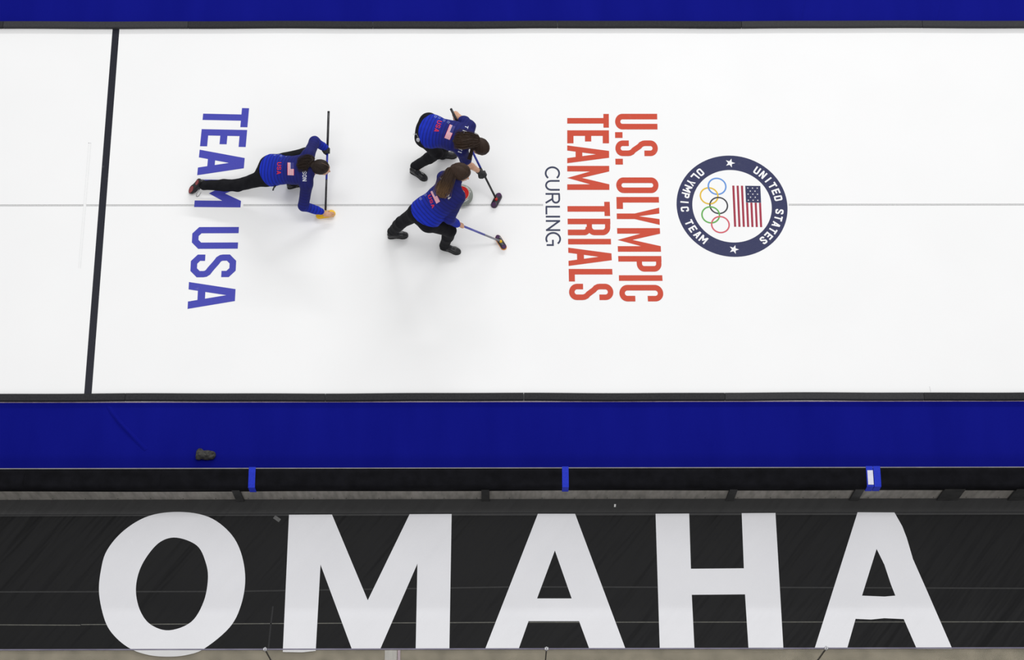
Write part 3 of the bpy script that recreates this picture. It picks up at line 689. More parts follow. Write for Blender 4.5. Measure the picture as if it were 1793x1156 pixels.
class Scaled:
    """writes into a field with everything scaled about a point"""
    def __init__(s, f, c, k): s.f = f; s.c = np.asarray(c); s.k = k
    def m(s, p): return s.c+(np.asarray(p)-s.c)*s.k
    def cone(s, a, b, ra, rb, k=.02, n=None, sc=1.0): s.f.cone(s.m(a), s.m(b), ra*s.k, rb*s.k, k*s.k, n, sc)
HS = .84
def hand(fld, wrist, c, sdir, rs, grow=0, side=1, flat=False):
    hand_(Scaled(fld, c, HS), np.asarray(c)+(np.asarray(wrist)-c)/HS, c, sdir, rs/HS, grow/HS, side, flat)
def hand_(fld, wrist, c, sdir, rs, grow=0, side=1, flat=False, toward=None):
    """palm and five bent fingers closing round a bar through c along sdir (or resting flat on a surface)"""
    wrist = np.asarray(wrist); c = np.asarray(c); s = unit(sdir); a = c-wrist; a = unit(a-s*(a@s)); n = np.cross(s, a)
    if n[2] < 0: n = -n; s = -s
    g = grow
    if not flat:
        pc = c-a*(rs+.022)+n*.006
        fld.cone(wrist, pc-a*.022, .026+g, .030+g, .012, n=n, sc=.75)
        fld.cone(pc-s*.024, pc+s*.024, .024+g, .024+g, .012, n=n, sc=.8)
        for i, L in enumerate((1.0, 1.08, 1.02, .85)):
            o = s*(.030-.0195*i); r0 = .0088+g; R = rs+.009+g
            p = [c-a*(rs+.004)+n*(R+.002)+o, c+a*(.004)+n*(R+.003)*L**.3+o, c+a*(R+.001)+n*.003+o, c+a*(.006)-n*R*.95+o*.95, c-a*(rs*.6)-n*(R*.95)+o*.9]
            fld.cone(c-a*(rs+.026)+n*.016+o, p[0], r0+.001, r0, .003)
            m = 4 if L > .9 else 3
            for j in range(m): fld.cone(p[j], p[j+1], r0-.0004*j, r0-.0004*(j+1), .002)
        t0 = c-a*(rs+.030)+s*.030-n*.008; t1 = c-a*(rs*.4)+s*.046-n*(rs+.006); t2 = c+a*(rs*.6)+s*.040-n*(rs+.010+g)
        fld.cone(t0, t1, .0125+g, .0105+g, .008); fld.cone(t1, t2, .0105+g, .009+g, .003)
    else:
        s = unit(sdir); up = np.array([0, 0, 1.]); a = unit(np.array([a[0], a[1], 0])); s = np.cross(up, a)
        fld.cone(wrist, c-a*.02, .026+g, .032+g, .015, n=up, sc=.7); fld.cone(c-a*.03, c+a*.018, .037+g, .038+g, .012, n=up, sc=.42)
        for i, L in enumerate((.9, 1.0, .95, .75)):
            o = s*(.028-.0188*i)*side; k0 = c+a*.028+o; k1 = k0+a*.034*L+o*.12+up*.006; k2 = k1+a*.024*L-up*.010; k3 = k2+a*.014*L-up*.016
            fld.cone(k0, k1, .0092+g, .0086+g, .003); fld.cone(k1, k2, .0086, .0080, .002); fld.cone(k2, k3, .0080, .0072, .002)
        t0 = c-a*.022+s*.024*side; t1 = t0+s*.026*side+a*.022-up*.004; t2 = t1+a*.026+s*.004*side-up*.008
        fld.cone(t0, t1, .0125, .0105, .006); fld.cone(t1, t2, .0105, .0088, .003)

def make_shoe(P, heel, toe, down, laces, mats, red=False, dangling=None):
    """heel, toe: sole centre ends; down: outward sole normal"""
    heel = np.asarray(heel, float); toe = np.asarray(toe, float); f = unit(toe-heel); up = -unit(down); up = unit(up-f*(up@f)); r = np.cross(f, up); L = np.linalg.norm(toe-heel)
    def W3(x, y, z): return heel+f*x*L+r*y+up*z
    prof = [(-.0, .018), (.02, .026), (.10, .034), (.22, .035), (.40, .032), (.55, .037), (.70, .046), (.82, .045), (.92, .035), (.98, .020), (1.0, .008)]
    out = [(x, y) for x, y in prof]+[(x, -y) for x, y in prof[::-1]]
    th = .024; root = bpy.data.objects
    F_ = Field(*box_of([W3(0, 0, 0), W3(1, 0, 0), W3(0, 0, .12)], .07), .004)
    F_.cone(W3(.13, 0, th+.022), W3(.40, 0, th+.030), .033, .033, .02); F_.cone(W3(.12, 0, th+.05), W3(.30, 0, th+.055), .032, .034, .02)
    F_.cone(W3(.40, 0, th+.030), W3(.72, 0, th+.014), .036, .036, .02, n=up, sc=.85); F_.cone(W3(.72, 0, th+.012), W3(.86, 0, th+.008), .040, .034, .02, n=up, sc=.72)
    F_.cut(W3(0, 0, th-.004), -up)
    sh = fmesh('shoe', F_, [mats[0]], P, 2)
    mb = MB(); n = len(out); vs = [W3(x, y, 0) for x, y in out]+[W3(x, y*1.02, th*.5) for x, y in out]+[W3(x, y*.97, th) for x, y in out]
    mb.add(vs, [(k*n+i, k*n+(i+1) % n, (k+1)*n+(i+1) % n, (k+1)*n+i) for k in (0, 1) for i in range(n)]+[tuple(range(n))[::-1], tuple(2*n+i for i in range(n))], 0)
    if red:
        for cx, rx, ry in ((.77, .072, .036), (.20, .052, .028)):
            q = [W3(cx+rx/L*.75*math.cos(a), ry*math.sin(a), -.003) for a in np.linspace(0, 2*math.pi, 24, endpoint=False)]; mb.add(q, [tuple(range(24))], 1)
        mb.obj('sole', [M['sole'], M['solered']], sh, label='dark sole with two red discs')
        b = MB()
        for sgn in (-1,):
            b.tube([W3(x, sgn*y*1.0, th+.004) for x, y in ((.06, .028), (.15, .036), (.3, .0365), (.45, .037))], .010, 8)
        b.obj('pale_midsole', M['greytrim'], sh, True, label='pale grey strip along the sole')
    else: mb.obj('sole', M['sole'], sh)
    b = MB()
    for i in range(5):
        x = .44+.055*i; z = th+.0755-.0075*i
        b.tube([W3(x, -.026, z-.012), W3(x+.01, 0, z+.003), W3(x, .026, z-.012)], .0028, 6)
    if dangling is not None:
        for lp in dangling: b.tube(catmull_open([np.array(G(*q)) for q in lp]), .0024, 6)
    b.obj('laces', laces, sh, True)
    return sh
def catmull_open(P, n=6):
    P = [P[0]]+list(P)+[P[-1]]; out = []
    for i in range(1, len(P)-2):
        a, b, c, d = P[i-1:i+3]
        for k in range(n):
            t = k/n; out.append(.5*((2*b)+(-a+c)*t+(2*a-5*b+4*c-d)*t*t+(-a+3*b-3*c+d)*t**3))
    return out+[P[-2]]

def person(cfg):
    J = {k: np.array(G(*v)) for k, v in cfg['J'].items()}
    root = thing('person', cfg['label'], 'person', (J['pelvis'][0], J['pelvis'][1], 0), 'curling players on the ice')
    spine = unit(J['neck']-J['pelvis']); across = unit(J['shR']-J['shL']); back = unit(np.cross(across, spine))
    if back@(CAM-J['chest']) < 0: back = -back
    hc = J['head']; fwd = unit(cfg['fwd']); up = np.array(cfg['up'], float); up = unit(up-fwd*(up@fwd)); rt = np.cross(fwd, up)
    hw = lambda a, b, c: hc+fwd*a+rt*b+up*c
    # ---- body (skin), one continuous surface
    allp = list(J.values()); lo, hi = box_of(allp, .17); lo[2] = max(lo[2], -.01)
    B_ = Field(lo, hi, .0048)
    B_.ell(hw(-.012, 0, .018), (fwd, rt, up), (.094, .073, .088), .02); B_.ell(hw(.022, 0, -.030), (fwd, rt, up), (.066, .054, .076), .03)
    B_.ell(hw(.050, 0, -.082), (fwd, rt, up), (.026, .028, .020), .02)
    B_.cone(hw(.082, 0, .004), hw(.0985, 0, -.028), .006, .0105, .010)                 # nose
    B_.cone(hw(.074, -.03, .022), hw(.074, .03, .022), .012, .012, .015)              # brow
    for sg in (-1, 1):
        B_.ell(hw(.082, sg*.030, .002), (fwd, rt, up), (.012, .015, .010), .008, 's')
        B_.ell(hw(-.006, sg*.072, -.012), (fwd, rt, up), (.018, .008, .028), .006)    # ears
    B_.cone(hw(.078, -.015, -.054), hw(.078, .015, -.054), .007, .007, .008)
    B_.cone(hw(-.03, 0, -.05), J['neck'], .050, .056, .03)
    B_.cone(J['neck'], J['chest'], .085, .14, .04, n=back, sc=.7); B_.cone(J['chest'], J['pelvis'], .14, .135, .04, n=back, sc=.72)
    for sd in 'LR':
        sh, el, wr = J['sh'+sd], J['el'+sd], J['wr'+sd]
        B_.cone(J['neck'], sh, .05, .052, .04); B_.cone(sh, el, .050, .036, .02); B_.cone(el, el+(wr-el)*.35, .037, .038, .015); B_.cone(el+(wr-el)*.35, wr, .038, .025, .015)
        h, k, a = J['hip'+sd], J['kn'+sd], J['an'+sd]
        B_.cone(J['pelvis'], h, .10, .10, .05); B_.cone(h, k, .082, .052, .03); B_.cone(k, k+(a-k)*.35, .052, .055, .02); B_.cone(k+(a-k)*.35, a, .055, .035, .02)
        B_.cone(a, a+unit(J['toe'+sd]-a)*.04, .030, .024, .01)
        g = cfg['grip'][sd]
        if g[0] == 'bar': hand(B_, wr, g[1], g[2], g[3])
        else: hand(B_, wr, g[1], (0, 1, 0), 0, flat=True, side=g[2])
    body = fmesh('body', B_, M['skin'], root, 1)
    for sg in (-1, 1):
        mb = MB(); mb.lathe([(.002, -.0105), (.008, -.007), (.0105, 0), (.008, .007), (.002, .0105)], (0, 0, 0), 12); c = hw(.0755, sg*.030, .001)
        mb.v = [tuple(c+np.array(v)) for v in mb.v]; e_ = mb.obj('eye', M['eye'], root, True)
        mb = MB(); mb.lathe([(.0045, 0), (.003, .0015)], (0, 0, 0), 10); mb.v = [tuple(c+fwd*(v[2]+.0098)+rt*v[0]+up*v[1]) for v in mb.v]; mb.obj('iris', M['iris'], e_)
    mb = MB(); mb.tube([hw(.084, -.020, -.053), hw(.0885, 0, -.055), hw(.084, .020, -.053)], .0038, 6); mb.obj('lips', M['lip'], root, True)
    # ---- trousers
    lo, hi = box_of([J[k+s] for k in ('hip', 'kn', 'an') for s in 'LR']+[J['pelvis']], .2); T = Field(lo, hi, .008)
    T.cone(J['pelvis'], J['pelvis']+spine*.08, .140, .120, .03, n=back, sc=.74)
    for sd in 'LR':
        h, k, a = J['hip'+sd], J['kn'+sd], J['an'+sd]; b = h-spine*.02
        T.cone(J['pelvis'], b, .120, .110, .05, n=back, sc=.92); T.cone(b, k, .101, .070, .04); T.cone(k, k+(a-k)*.4, .070, .072, .03); T.cone(k+(a-k)*.4, a, .070, .052, .02)
        for q in (.25, .8):   # creases gathered at knee and ankle
            c = k+(a-k)*q; T.cone(c, c+(a-k)*.03, .069-.016*q, .069-.016*q, .015)
    for sd in 'LR': T.cone(J['an'+sd]-(J['an'+sd]-J['kn'+sd])*.1, J['an'+sd]+(J['an'+sd]-J['kn'+sd])*cfg.get('cuff', .12), .055, .059, .012)
    for q_ in cfg.get('seat', []): T.cone(np.array(G(*q_[0])), np.array(G(*q_[1])), q_[2], q_[2]*.9, .05)
    T.folds(.003, 20, cfg['seed'])
    T.cut((0, 0, .012), (0, 0, -1))
    fmesh('trousers', T, M['trouser'], root, 2)
    # ---- jersey
    lo, hi = box_of([J['pelvis'], J['chest'], J['neck'], J['shL'], J['shR'], J['elL'], J['elR'], J['wrL'], J['wrR']], .23); K = Field(lo, hi, .0075)
    hem = J['pelvis']+spine*cfg['hem']
    wst = J['pelvis']*.5+J['chest']*.5; bw = cfg.get('bw', 1)
    K.cone(hem-spine*.03, wst, .178*bw, .158*bw, .04, n=back, sc=.76); K.cone(wst, J['chest'], .158*bw, .165*bw, .05, n=back, sc=.76)
    for sd in 'LR': K.cone(J['hip'+sd]*.8+J['pelvis']*.2-spine*.06, J['hip'+sd]*.8+J['pelvis']*.2+spine*.06, .132, .122, .05, n=back, sc=.98)
    up_ch = J['chest']+(J['neck']-J['chest'])*.55; K.cone(J['chest'], up_ch, .163*bw, .145, .05, n=back, sc=.68)
    K.cone(J['shL'], J['shR'], .068, .068, .06); K.cone(J['neck']-spine*.03, J['neck']+(hc-J['neck'])*.30, .082, .070, .03)
    for sd in 'LR':
        sh, el, wr = J['sh'+sd], J['el'+sd], J['wr'+sd]; sl = cfg['sleeve'][sd]
        if sl < 1:
            e2 = sh+(el-sh)*sl; K.cone(sh, e2, .072, .070, .03); K.cone(e2-(el-sh)*.02, e2, .074, .074, .005)
        else: K.cone(sh, el, .072, .061, .04); K.cone(el, el+(wr-el)*.7, .061, .049, .025); K.cone(el+(wr-el)*.7, wr-(wr-el)*.06, .049, .041, .01)
    K.folds(.0035, 30, cfg['seed']+3)
    sl_, (X, Y, Z) = K.region(K.lo, K.lo+K.v*K.n); q = (X-hem[0])*spine[0]+(Y-hem[1])*spine[1]+(Z-hem[2])*spine[2]
    near = np.zeros(K.d.shape, bool)
    for sd in 'LR':   # the hem cut must not cut the sleeves
        el, wr, sh = J['el'+sd], J['wr'+sd], J['sh'+sd]
        for a_, b_ in ((sh, el), (el, wr)):
            ab = b_-a_; t = np.clip(((X-a_[0])*ab[0]+(Y-a_[1])*ab[1]+(Z-a_[2])*ab[2])/(ab@ab), 0, 1)
            near |= ((X-a_[0]-t*ab[0])**2+(Y-a_[1]-t*ab[1])**2+(Z-a_[2]-t*ab[2])**2) < .074**2
    ac = (X-hem[0])*across[0]+(Y-hem[1])*across[1]+(Z-hem[2])*across[2]-cfg.get('hoff', 0)
    K.d = np.where(near, K.d, np.maximum(K.d, cfg.get('hcurve', 1.8)*ac**2-.025-q)).astype(np.float32)
    total = (J['neck']-hem)@spine
    def fields(V):
        al = (V-hem)@spine; gr = al/total*1.0; best = np.full(len(V), 1e9)
        for sd in 'LR':
            if cfg['sleeve'][sd] < 1: continue
            sh, el, wr = J['sh'+sd], J['el'+sd], J['wr'+sd]
            L1 = np.linalg.norm(el-sh); L2 = np.linalg.norm(wr-el)
            for a_, b_, off in ((sh, el, 0), (el, wr, L1)):
                ab = b_-a_; t = np.clip(((V-a_)@ab)/(ab@ab), 0, 1); d = np.linalg.norm(V-a_-t[:, None]*ab, axis=1)
                m = (d < .084) & (d < best) & ((off > 0) | (t > .12)); best[m] = d[m]
                s_ = off+t*np.sqrt(ab@ab); al = np.where(m, s_, al); gr = np.where(m, 1.05-1.15*np.clip((s_-.12)/(L1+L2-.12), 0, 1), gr)
        return al, gr
    def extra(V, F):
        bvh = BVHTree.FromPolygons(V.tolist(), F.tolist()); vs, fs, ms = [], [], []
        def hit(x, y):
            d = (x-W/2)/F_PX*CR-(y-H/2)/F_PX*CU+CF
            p, nn, i, _ = bvh.ray_cast(Vector(CAM), Vector(unit(d)))
            return None if p is None else (np.array(p)-unit(d)*.004)
        def addq(q, mi):
            P = [hit(*p) for p in q]
            if any(p is None for p in P): return
            if max(np.linalg.norm(P[0]-p) for p in P) > .12: return
            b = len(vs); vs.extend(P); fs.append(tuple(range(b, b+len(q)))); ms.append(mi)
        def frame(o_, e_, cap, wd, ht):
            o_, e_, cap = map(lambda t: np.array(t, float), (o_, e_, cap)); return lambda x, y: tuple(o_+(e_-o_)*x/wd+cap*y/ht)
        for item in cfg['prints']:
            if item[0] == 'text':
                _, s_, o_, e_, cap, mi = item; wd = len(s_)*1.0; fr = frame(o_, e_, cap, wd, 1.25)
                for i, ch in enumerate(s_):
                    for p in glyph(ch, .8, 1.25, .19, seg=3, r=.22):
                        if len(p) > 4:
                            for t in tessellate_polygon([[Vector((a[0], a[1], 0)) for a in p]]): addq([fr(p[j][0]+i+.1, p[j][1]) for j in t], mi)
                        else: addq([fr(a[0]+i+.1, a[1]) for a in p], mi)
            elif item[0] == 'flag':
                _, o_, e_, cap = item; fr = frame(o_, e_, cap, 1, 1)
                for i in range(13):
                    for j in range(6):
                        if i >= 6 and j < 2.4: mi = 3
                        else: mi = 1 if i % 2 == 0 else 2
                        a, b, c, d = j/6, (j+1)/6, i/13, (i+1)/13; addq([fr(a, c), fr(b, c), fr(b, d), fr(a, d)], mi)
            elif item[0] == 'star':
                _, cx, cy, r_ = item; pts = [(cx+(r_ if k % 2 == 0 else r_*.42)*math.cos(.3+k*math.pi/5), cy+(r_ if k % 2 == 0 else r_*.42)*math.sin(.3+k*math.pi/5)) for k in range(10)]
                for k in range(10): addq([pts[k], pts[(k+1) % 10], tuple(np.array(pts[(k+1) % 10])*.72+np.array((cx, cy))*.28), tuple(np.array(pts[k])*.72+np.array((cx, cy))*.28)], 4)
            elif item[0] == 'blob':
                addq(item[1], 2)
        return vs, fs, ms
    fmesh('jersey', K, [M['jersey'], M['j_red'], M['j_white'], M['j_navy'], M['j_pale']], root, 2, dict(along=lambda V: fields(V)[0], grad=lambda V: fields(V)[1]), extra)
    # ---- gloves
    for sd in 'LR':
        g = cfg['grip'][sd]
        if g[-1] == 'glove':
            Q = Field(*box_of([J['wr'+sd], g[1]], .10), .0045); hand(Q, J['wr'+sd], g[1], g[2], g[3], grow=.003)
            a_ = J['wr'+sd]; b_ = J['el'+sd]; Q.cone(a_, a_+(b_-a_)*.10, .034, .036, .012); fmesh('glove', Q, M['glove'], root, 1)
    # ---- hair: cap, swept strands, ponytail
    tie = hw(*cfg['tie']); tail = [np.array(G(*q)) for q in cfg['tail']]
    Q = Field(*box_of([hw(0, 0, 0), tie]+tail, .15), .005)
    vo = cfg.get('vol', 1.0); Q.ell(hw(-.014, 0, .020), (fwd, rt, up), (.105*vo, .082*vo, .099*vo), .01); Q.ell(hw(-.05, 0, -.02), (fwd, rt, up), (.062, .068, .075), .03)
    Q.cut(hw(.058, 0, .02), fwd*.85-up*.55)
    Q.cone(hw(-.06, 0, .01), tie, .05, .024, .03)
    tq = [tie]+tail; spread = cfg['spread']
    for a_, b_, w0, w1 in zip(tq[:-1], tq[1:], (.022, .036, .034), (.036, .034, .016)): Q.cone(a_+back*.004, b_+back*.004, w0*(.5+spread*7), w1*(.5+spread*7), .02, n=back, sc=.38)
    Q.folds(.0012, 60, 3)
    Vh, Fh = Q.net(); Vh = relax(Vh, Fh, 2); mb = MB(); mb.v = [tuple(v) for v in Vh]; mb.f = [tuple(f) for f in Fh]; mb.m = [0]*len(mb.f); tipv = [0.0]*len(mb.v)
    r2 = np.random.default_rng(cfg['seed'])
    ctr = hw(-.014, 0, .020)
    for i in range(210):   # swept back from the hairline to the tie
        th = r2.uniform(-1.9, 1.9); st = unit(fwd*.62+up*.6*math.cos(th)+rt*math.sin(th)*.75+fwd*-.15*abs(th)); en = unit(tie-ctr); pts = []
        for k in range(8):
            t = k/7; d = unit(st*(1-t)+en*t+up*.25*math.sin(math.pi*t)*math.cos(th)); q = ctr+d[0]*0
            e3 = np.array([d@fwd/(.106*vo), d@rt/(.083*vo), d@up/(.100*vo)]); rr = 1/np.linalg.norm(e3); pts.append(ctr+d*(rr+.0015))
        pts.append(tie)
        n0 = len(mb.v); mb.tube(pts, [.0014]+[.0024]*(len(pts)-2)+[.002], 5); tipv += [.02]*(len(mb.v)-n0)
    spread = cfg['spread']; nt = 420
    tl = [tie]+tail; tl = catmull_open(tl, 5)
    for i in range(nt):
        u1, u2 = r2.normal(size=2); l = r2.uniform(.72, 1.0); pts = []; rs = []
        m = len(tl)
        for k in range(m):
            t = k/(m-1); tt = t*l*(m-1); a0 = int(tt); fr = tt-a0; p = tl[a0]*(1-fr)+tl[min(a0+1, m-1)]*fr
            d = unit(tl[min(a0+1, m-1)]-tl[max(a0-1, 0)]+1e-9); sx = unit(np.cross(d, back)); w_ = .016+spread*(t**.55)*(1-.45*t*t); wav = .005*math.sin(t*9+i)
            pts.append(p+sx*(u1*.55*w_+wav)+back*(abs(u2)*.012+.004+.0*t)); rs.append(.0030*(1-.5*t**2))
        n0 = len(mb.v); mb.tube(pts, rs, 5)
        seg = (len(mb.v)-n0)//m; tipv += [min(1, (k/(m-1))*r2.uniform(.75, 1.25)) for k in range(m) for _ in range(seg)]
    if cfg.get('lock'):
        lk = catmull_open([tie]+[np.array(G(*q)) for q in cfg['lock']], 5)
        for i in range(70):
            u1, u2 = r2.normal(size=2); n0 = len(mb.v); m = len(lk); pts = [p+back*(.006+.004*u2)+spine*u1*(.004+.010*k/m) for k, p in enumerate(lk)]
            mb.tube(pts, [.003*(1-.5*k/m) for k in range(m)], 5); tipv += [.1]*(len(mb.v)-n0)
    if cfg.get('parting'):
        pts = []
        for t in np.linspace(.12, .55, 9):
            an = math.pi*t; d = fwd*math.cos(an)+up*math.sin(an); rr = 1/np.linalg.norm([d@fwd/.109, d@rt/.087, d@up/.103]); pts.append(ctr+d*(rr+.0032))
        pm = MB(); pm.tube(pts, [.0008]+[.0022]*7+[.0008], 6)
    ho = mb.obj('hair', cfg['hair'], root, True); at = ho.data.attributes.new('tip', 'FLOAT', 'POINT'); at.data.foreach_set('value', np.array(tipv, 'f'))
    if cfg.get('parting'): pm.obj('parting', M['scalp'], ho, True, label='pale parting line')
    t2 = MB(); d = unit(tl[1]-tl[0]); sx = unit(np.cross(d, up)); sy = np.cross(d, sx)
    t2.tube([tie+d*.006+(sx*math.cos(a)+sy*math.sin(a))*.023 for a in np.linspace(0, 2*math.pi, 17)], .006, 6); t2.obj('hair_tie', M['black'], ho, True)
    # ---- shoes
    for sd in 'LR': 
        s_ = cfg['shoe'][sd]; make_shoe(root, G(*s_['heel']), G(*s_['toe']), s_.get('down', (0, 0, -1)), M['lace'], [M['shoe']], s_.get('red', False), s_.get('dang'))
    return root

def seg_pt(a, b, t): return np.asarray(a)+(np.asarray(b)-np.asarray(a))*t
def broom(label, head, top, segs, headlen, headw, hdir, headm, padm, rs=.0135, ends=None, accent=None):
    head = np.asarray(head); top = np.asarray(top); root = thing('curling_broom', label, 'broom', (head[0], head[1], 0), 'curling brooms')
    d = unit(top-head); jn = head+np.array([0, 0, .045])
    for i, (t0, t1, m, nm, rr) in enumerate(segs):
        mb = MB(); mb.tube([seg_pt(jn, top, t0), seg_pt(jn, top, t1)], rr, 14); mb.obj(nm, m, root, True)
    hd = unit(np.array([hdir[0], hdir[1], 0])); sd = np.array([-hd[1], hd[0], 0])
    def stadium(L, w_, z0, z1, mi=0, n=12, bev=.006):
        mb = MB(); rows = [(z0, -bev*.3), (z0+(z1-z0)*.25, 0), (z1-(z1-z0)*.25, -bev*.4), (z1, -bev*1.6)]; vs = []
        for z, o_ in rows:
            for sg in (1, -1):
                for k in range(n):
                    a = -math.pi/2+math.pi*k/(n-1)+(0 if sg > 0 else math.pi); r_ = w_/2+o_
                    vs.append(head*[1, 1, 0]+hd*(sg*(L/2-w_/2)+r_*math.cos(a))+sd*r_*math.sin(a)+[0, 0, z])
        N = 2*n; mb.add(vs, [(i*N+k, i*N+(k+1) % N, (i+1)*N+(k+1) % N, (i+1)*N+k) for i in range(3) for k in range(N)]+[tuple(range(N))[::-1], tuple(3*N+k for k in range(N))], mi); return mb
    pd = stadium(headlen, headw, .0005, .018).obj('pad', padm, root, True)
    h2 = stadium(headlen*.96, headw*.94, .018, .040).obj('head', headm, root, True)
    if ends:
        for sg in (-1, 1):
            c = head*[1, 1, 0]+hd*sg*(headlen/2-headw*.42)+[0, 0, .0405]; mb = MB(); mb.lathe([(headw*.36, -.003), (headw*.30, .0005)], c, 16); mb.obj('end_cap', ends, h2, label='purple end of the head')
    mb = MB(); mb.box((-.016, -.013, .036), (.016, .013, .050), bev=.004); mb.v = [tuple(head*[1, 1, 0]+hd*v[0]+sd*v[1]+[0, 0, v[2]]) for v in mb.v]; mb.tube([jn-d*.005, jn+d*.022], rs*1.15, 12)
    mb.obj('joint', accent or M['bhead'], root, True)
    mb = MB(); mb.tube([top-d*.002, top+d*.006, top+d*.010], [rs*1.12, rs*1.12, rs*.8], 14); mb.obj('end_plug', M['shaft_black'], root, True)
    return root, jn

# brooms first: hands grip them
B1h, B1t = G(570.3, 376.3, .0), G(575.4, 196, .44)
b1, j1 = broom('black and blue curling broom with yellow head under the kneeling player', B1h, B1t,
      [(.03, .335, M['shaft_black'], 'shaft', .0125), (.335, .62, M['shaft_blue'], 'blue_sleeve', .0130), (.62, 1.0, M['shaft_black'], 'grip', .0142)], .235, .086, (1, .17), M['yellow'], M['yellow'], accent=M['yellow'])
B2h, B2t = G(869.2, 352, 0), G(790.0, 191.5, 1.03)
b2, j2 = broom('black and blue curling broom held by the upper sweeper in short sleeves', B2h, B2t,
      [(.02, .36, M['shaft_black'], 'shaft', .0125), (.36, .70, M['shaft_blue'], 'blue_sleeve', .0132), (.70, 1.0, M['shaft_black'], 'grip', .0148)], .205, .084, (.44, .90), M['bhead'], M['purple'], ends=M['purple'], accent=M['red_cap'])
B3h = G(877, 425.5, 0); q3 = G(808.5, 396, .50); B3t = B3h+(q3-B3h)/np.linalg.norm(q3-B3h)*1.10
b3, j3 = broom('pale blue shafted curling broom held by the lower sweeper', B3h, B3t,
      [(.02, .26, M['shaft_grey'], 'shaft', .0120), (.26, .68, M['shaft_pale'], 'blue_sleeve', .0130), (.68, 1.0, M['shaft_black'], 'grip', .0142)], .205, .074, (.50, -.86), M['bhead'], M['orange'], ends=M['purple'], accent=M['yellow'])
def on_shaft(jn, top, px, py):
    ts = np.linspace(0, 1, 400); P = [seg_pt(jn, top, t) for t in ts]; e = [math.hypot(*(np.array(proj(p))-(px, py))) for p in P]; return P[int(np.argmin(e))]
D1 = unit(B1t-j1); D2 = unit(B2t-j2); D3 = unit(B3t-j3)
g1L = on_shaft(j1, B1t, 573.8, 264); g2R = on_shaft(j2, B2t, 845.5, 305.5); g2L = seg_pt(j2, B2t, .80); g3R = seg_pt(j3, B3t, .64); g3L = seg_pt(j3, B3t, .95)
def near_px(p, px, py, dz=0):
    return (px, py, p[2]+dz)
person(dict(label='person in blue jersey sliding low in a lunge with one leg stretched behind', seed=1, hair=M['hairA'],
    J=dict(pelvis=(475, 298, .36), chest=(521, 298, .50), neck=(544, 295, .585), head=(563.5, 294.5, .66), shL=(540, 271, .56), shR=(537, 322, .52),
           elL=(550.5, 248, .46), wrL=(571, 259.5, g1L[2]+.02), elR=(531.5, 361, .26), wrR=(564, 371, .115),
           hipL=(481, 287, .36), knL=(536, 269, .46), anL=(515, 318, .115), hipR=(471, 310, .33), knR=(416, 324.5, .14), anR=(358, 324.5, .125),
           toeL=(534, 322, .03), toeR=(340, 332, .05)),
    fwd=(.93, -.20, -.22), up=(.25, 0, 1), hem=-.055, bw=1.0, parting=True, cuff=.015, seat=[((471, 290, .34), (464, 302, .32), .118)], sleeve=dict(L=1, R=1),
    grip=dict(L=('bar', g1L, D1, .014, 'glove'), R=('flat', np.array(G(573.2, 375.6, .066)), 1, 'x')),
    tie=(-.125, .005, .030), tail=[(543, 286, .69), (533, 287, .67), (521, 289, .645)], spread=.085,
    shoe=dict(L=dict(heel=(503, 328.5, 0), toe=(541, 319, 0)), R=dict(heel=(349, 315, .20), toe=(330.5, 337, .014), down=(-.90, -.21, .39), red=True,
              dang=[[(350, 331, .09), (345, 338, .04), (344, 344, .01), (348, 343, .01), (352, 337, .05)]])),
    prints=[('text', 'USA', (485.5, 283.5), (484.5, 306), (7.2, 0), 1), ('flag', (503.2, 284.5), (503.2, 306.8), (11.6, .4)), ('text', 'SON', (529.6, 299), (529.6, 318), (7.2, 0), 2),
            ('star', 481, 271, 2.2), ('star', 487, 269.6, 2), ('star', 492, 273, 2.6), ('star', 501, 273, 2), ('blob', [(493, 319.5), (501, 320), (504, 321.8), (501, 324.2), (493, 324)])]))
person(dict(label='person in short-sleeved blue jersey bent over sweeping, farther of the two sweepers', seed=2, hair=M['hairB'],
    J=dict(pelvis=(749, 229, .86), chest=(794, 238, .985), neck=(820, 244, 1.00), head=(840.5, 258.5, .97), shL=(822, 222, .98), shR=(808, 264, .92),
           elL=(797.5, 200.5, .85), wrL=(803, 219, g2L[2]+.06), elR=(818.5, 286, .66), wrR=(840, 301, g2R[2]+.04),
           hipL=(753, 215, .86), knL=(780, 247, .50), anL=(775, 269, .11), hipR=(746, 242, .85), knR=(765, 268, .50), anR=(731, 289, .12),
           toeL=(795, 273, .03), toeR=(742, 311, .03)),
    fwd=(.35, -.55, -.75), up=(.60, -.2, .6), hem=-.03, bw=1.02, sleeve=dict(L=.40, R=.66), vol=1.04,
    grip=dict(L=('bar', g2L, D2, .0148, 'x'), R=('bar', g2R, D2, .014, 'glove')),
    tie=(-.095, .0, .055), tail=[(822, 246, 1.12), (808, 247, 1.13), (795, 247, 1.12)], spread=.10, lock=[(829, 255, 1.06), (825, 268, 1.00), (822, 280, .92)],
    shoe=dict(L=dict(heel=(767, 275, 0), toe=(801, 272.5, 0)), R=dict(heel=(719, 299, 0), toe=(748, 315.5, 0))),
    prints=[('text', 'USA', (766.6, 209.5), (759.6, 230.5), (7.6, 2.4), 1), ('flag', (787.6, 217.6), (777.8, 241.4), (9.8, 3.8)), ('text', 'T', (815, 218.5), (813.4, 224.5), (5.5, 2), 2), ('text', 'P', (810.6, 227), (808.4, 234.5), (7, 2.4), 2),
            ('text', 'N', (803.4, 259.5), (801.4, 267), (6.6, 2), 2), ('star', 762.7, 203.8, 3.2), ('star', 769.6, 206, 2.8), ('star', 777.7, 210.7, 2.8), ('star', 785.2, 213.9, 3)]))
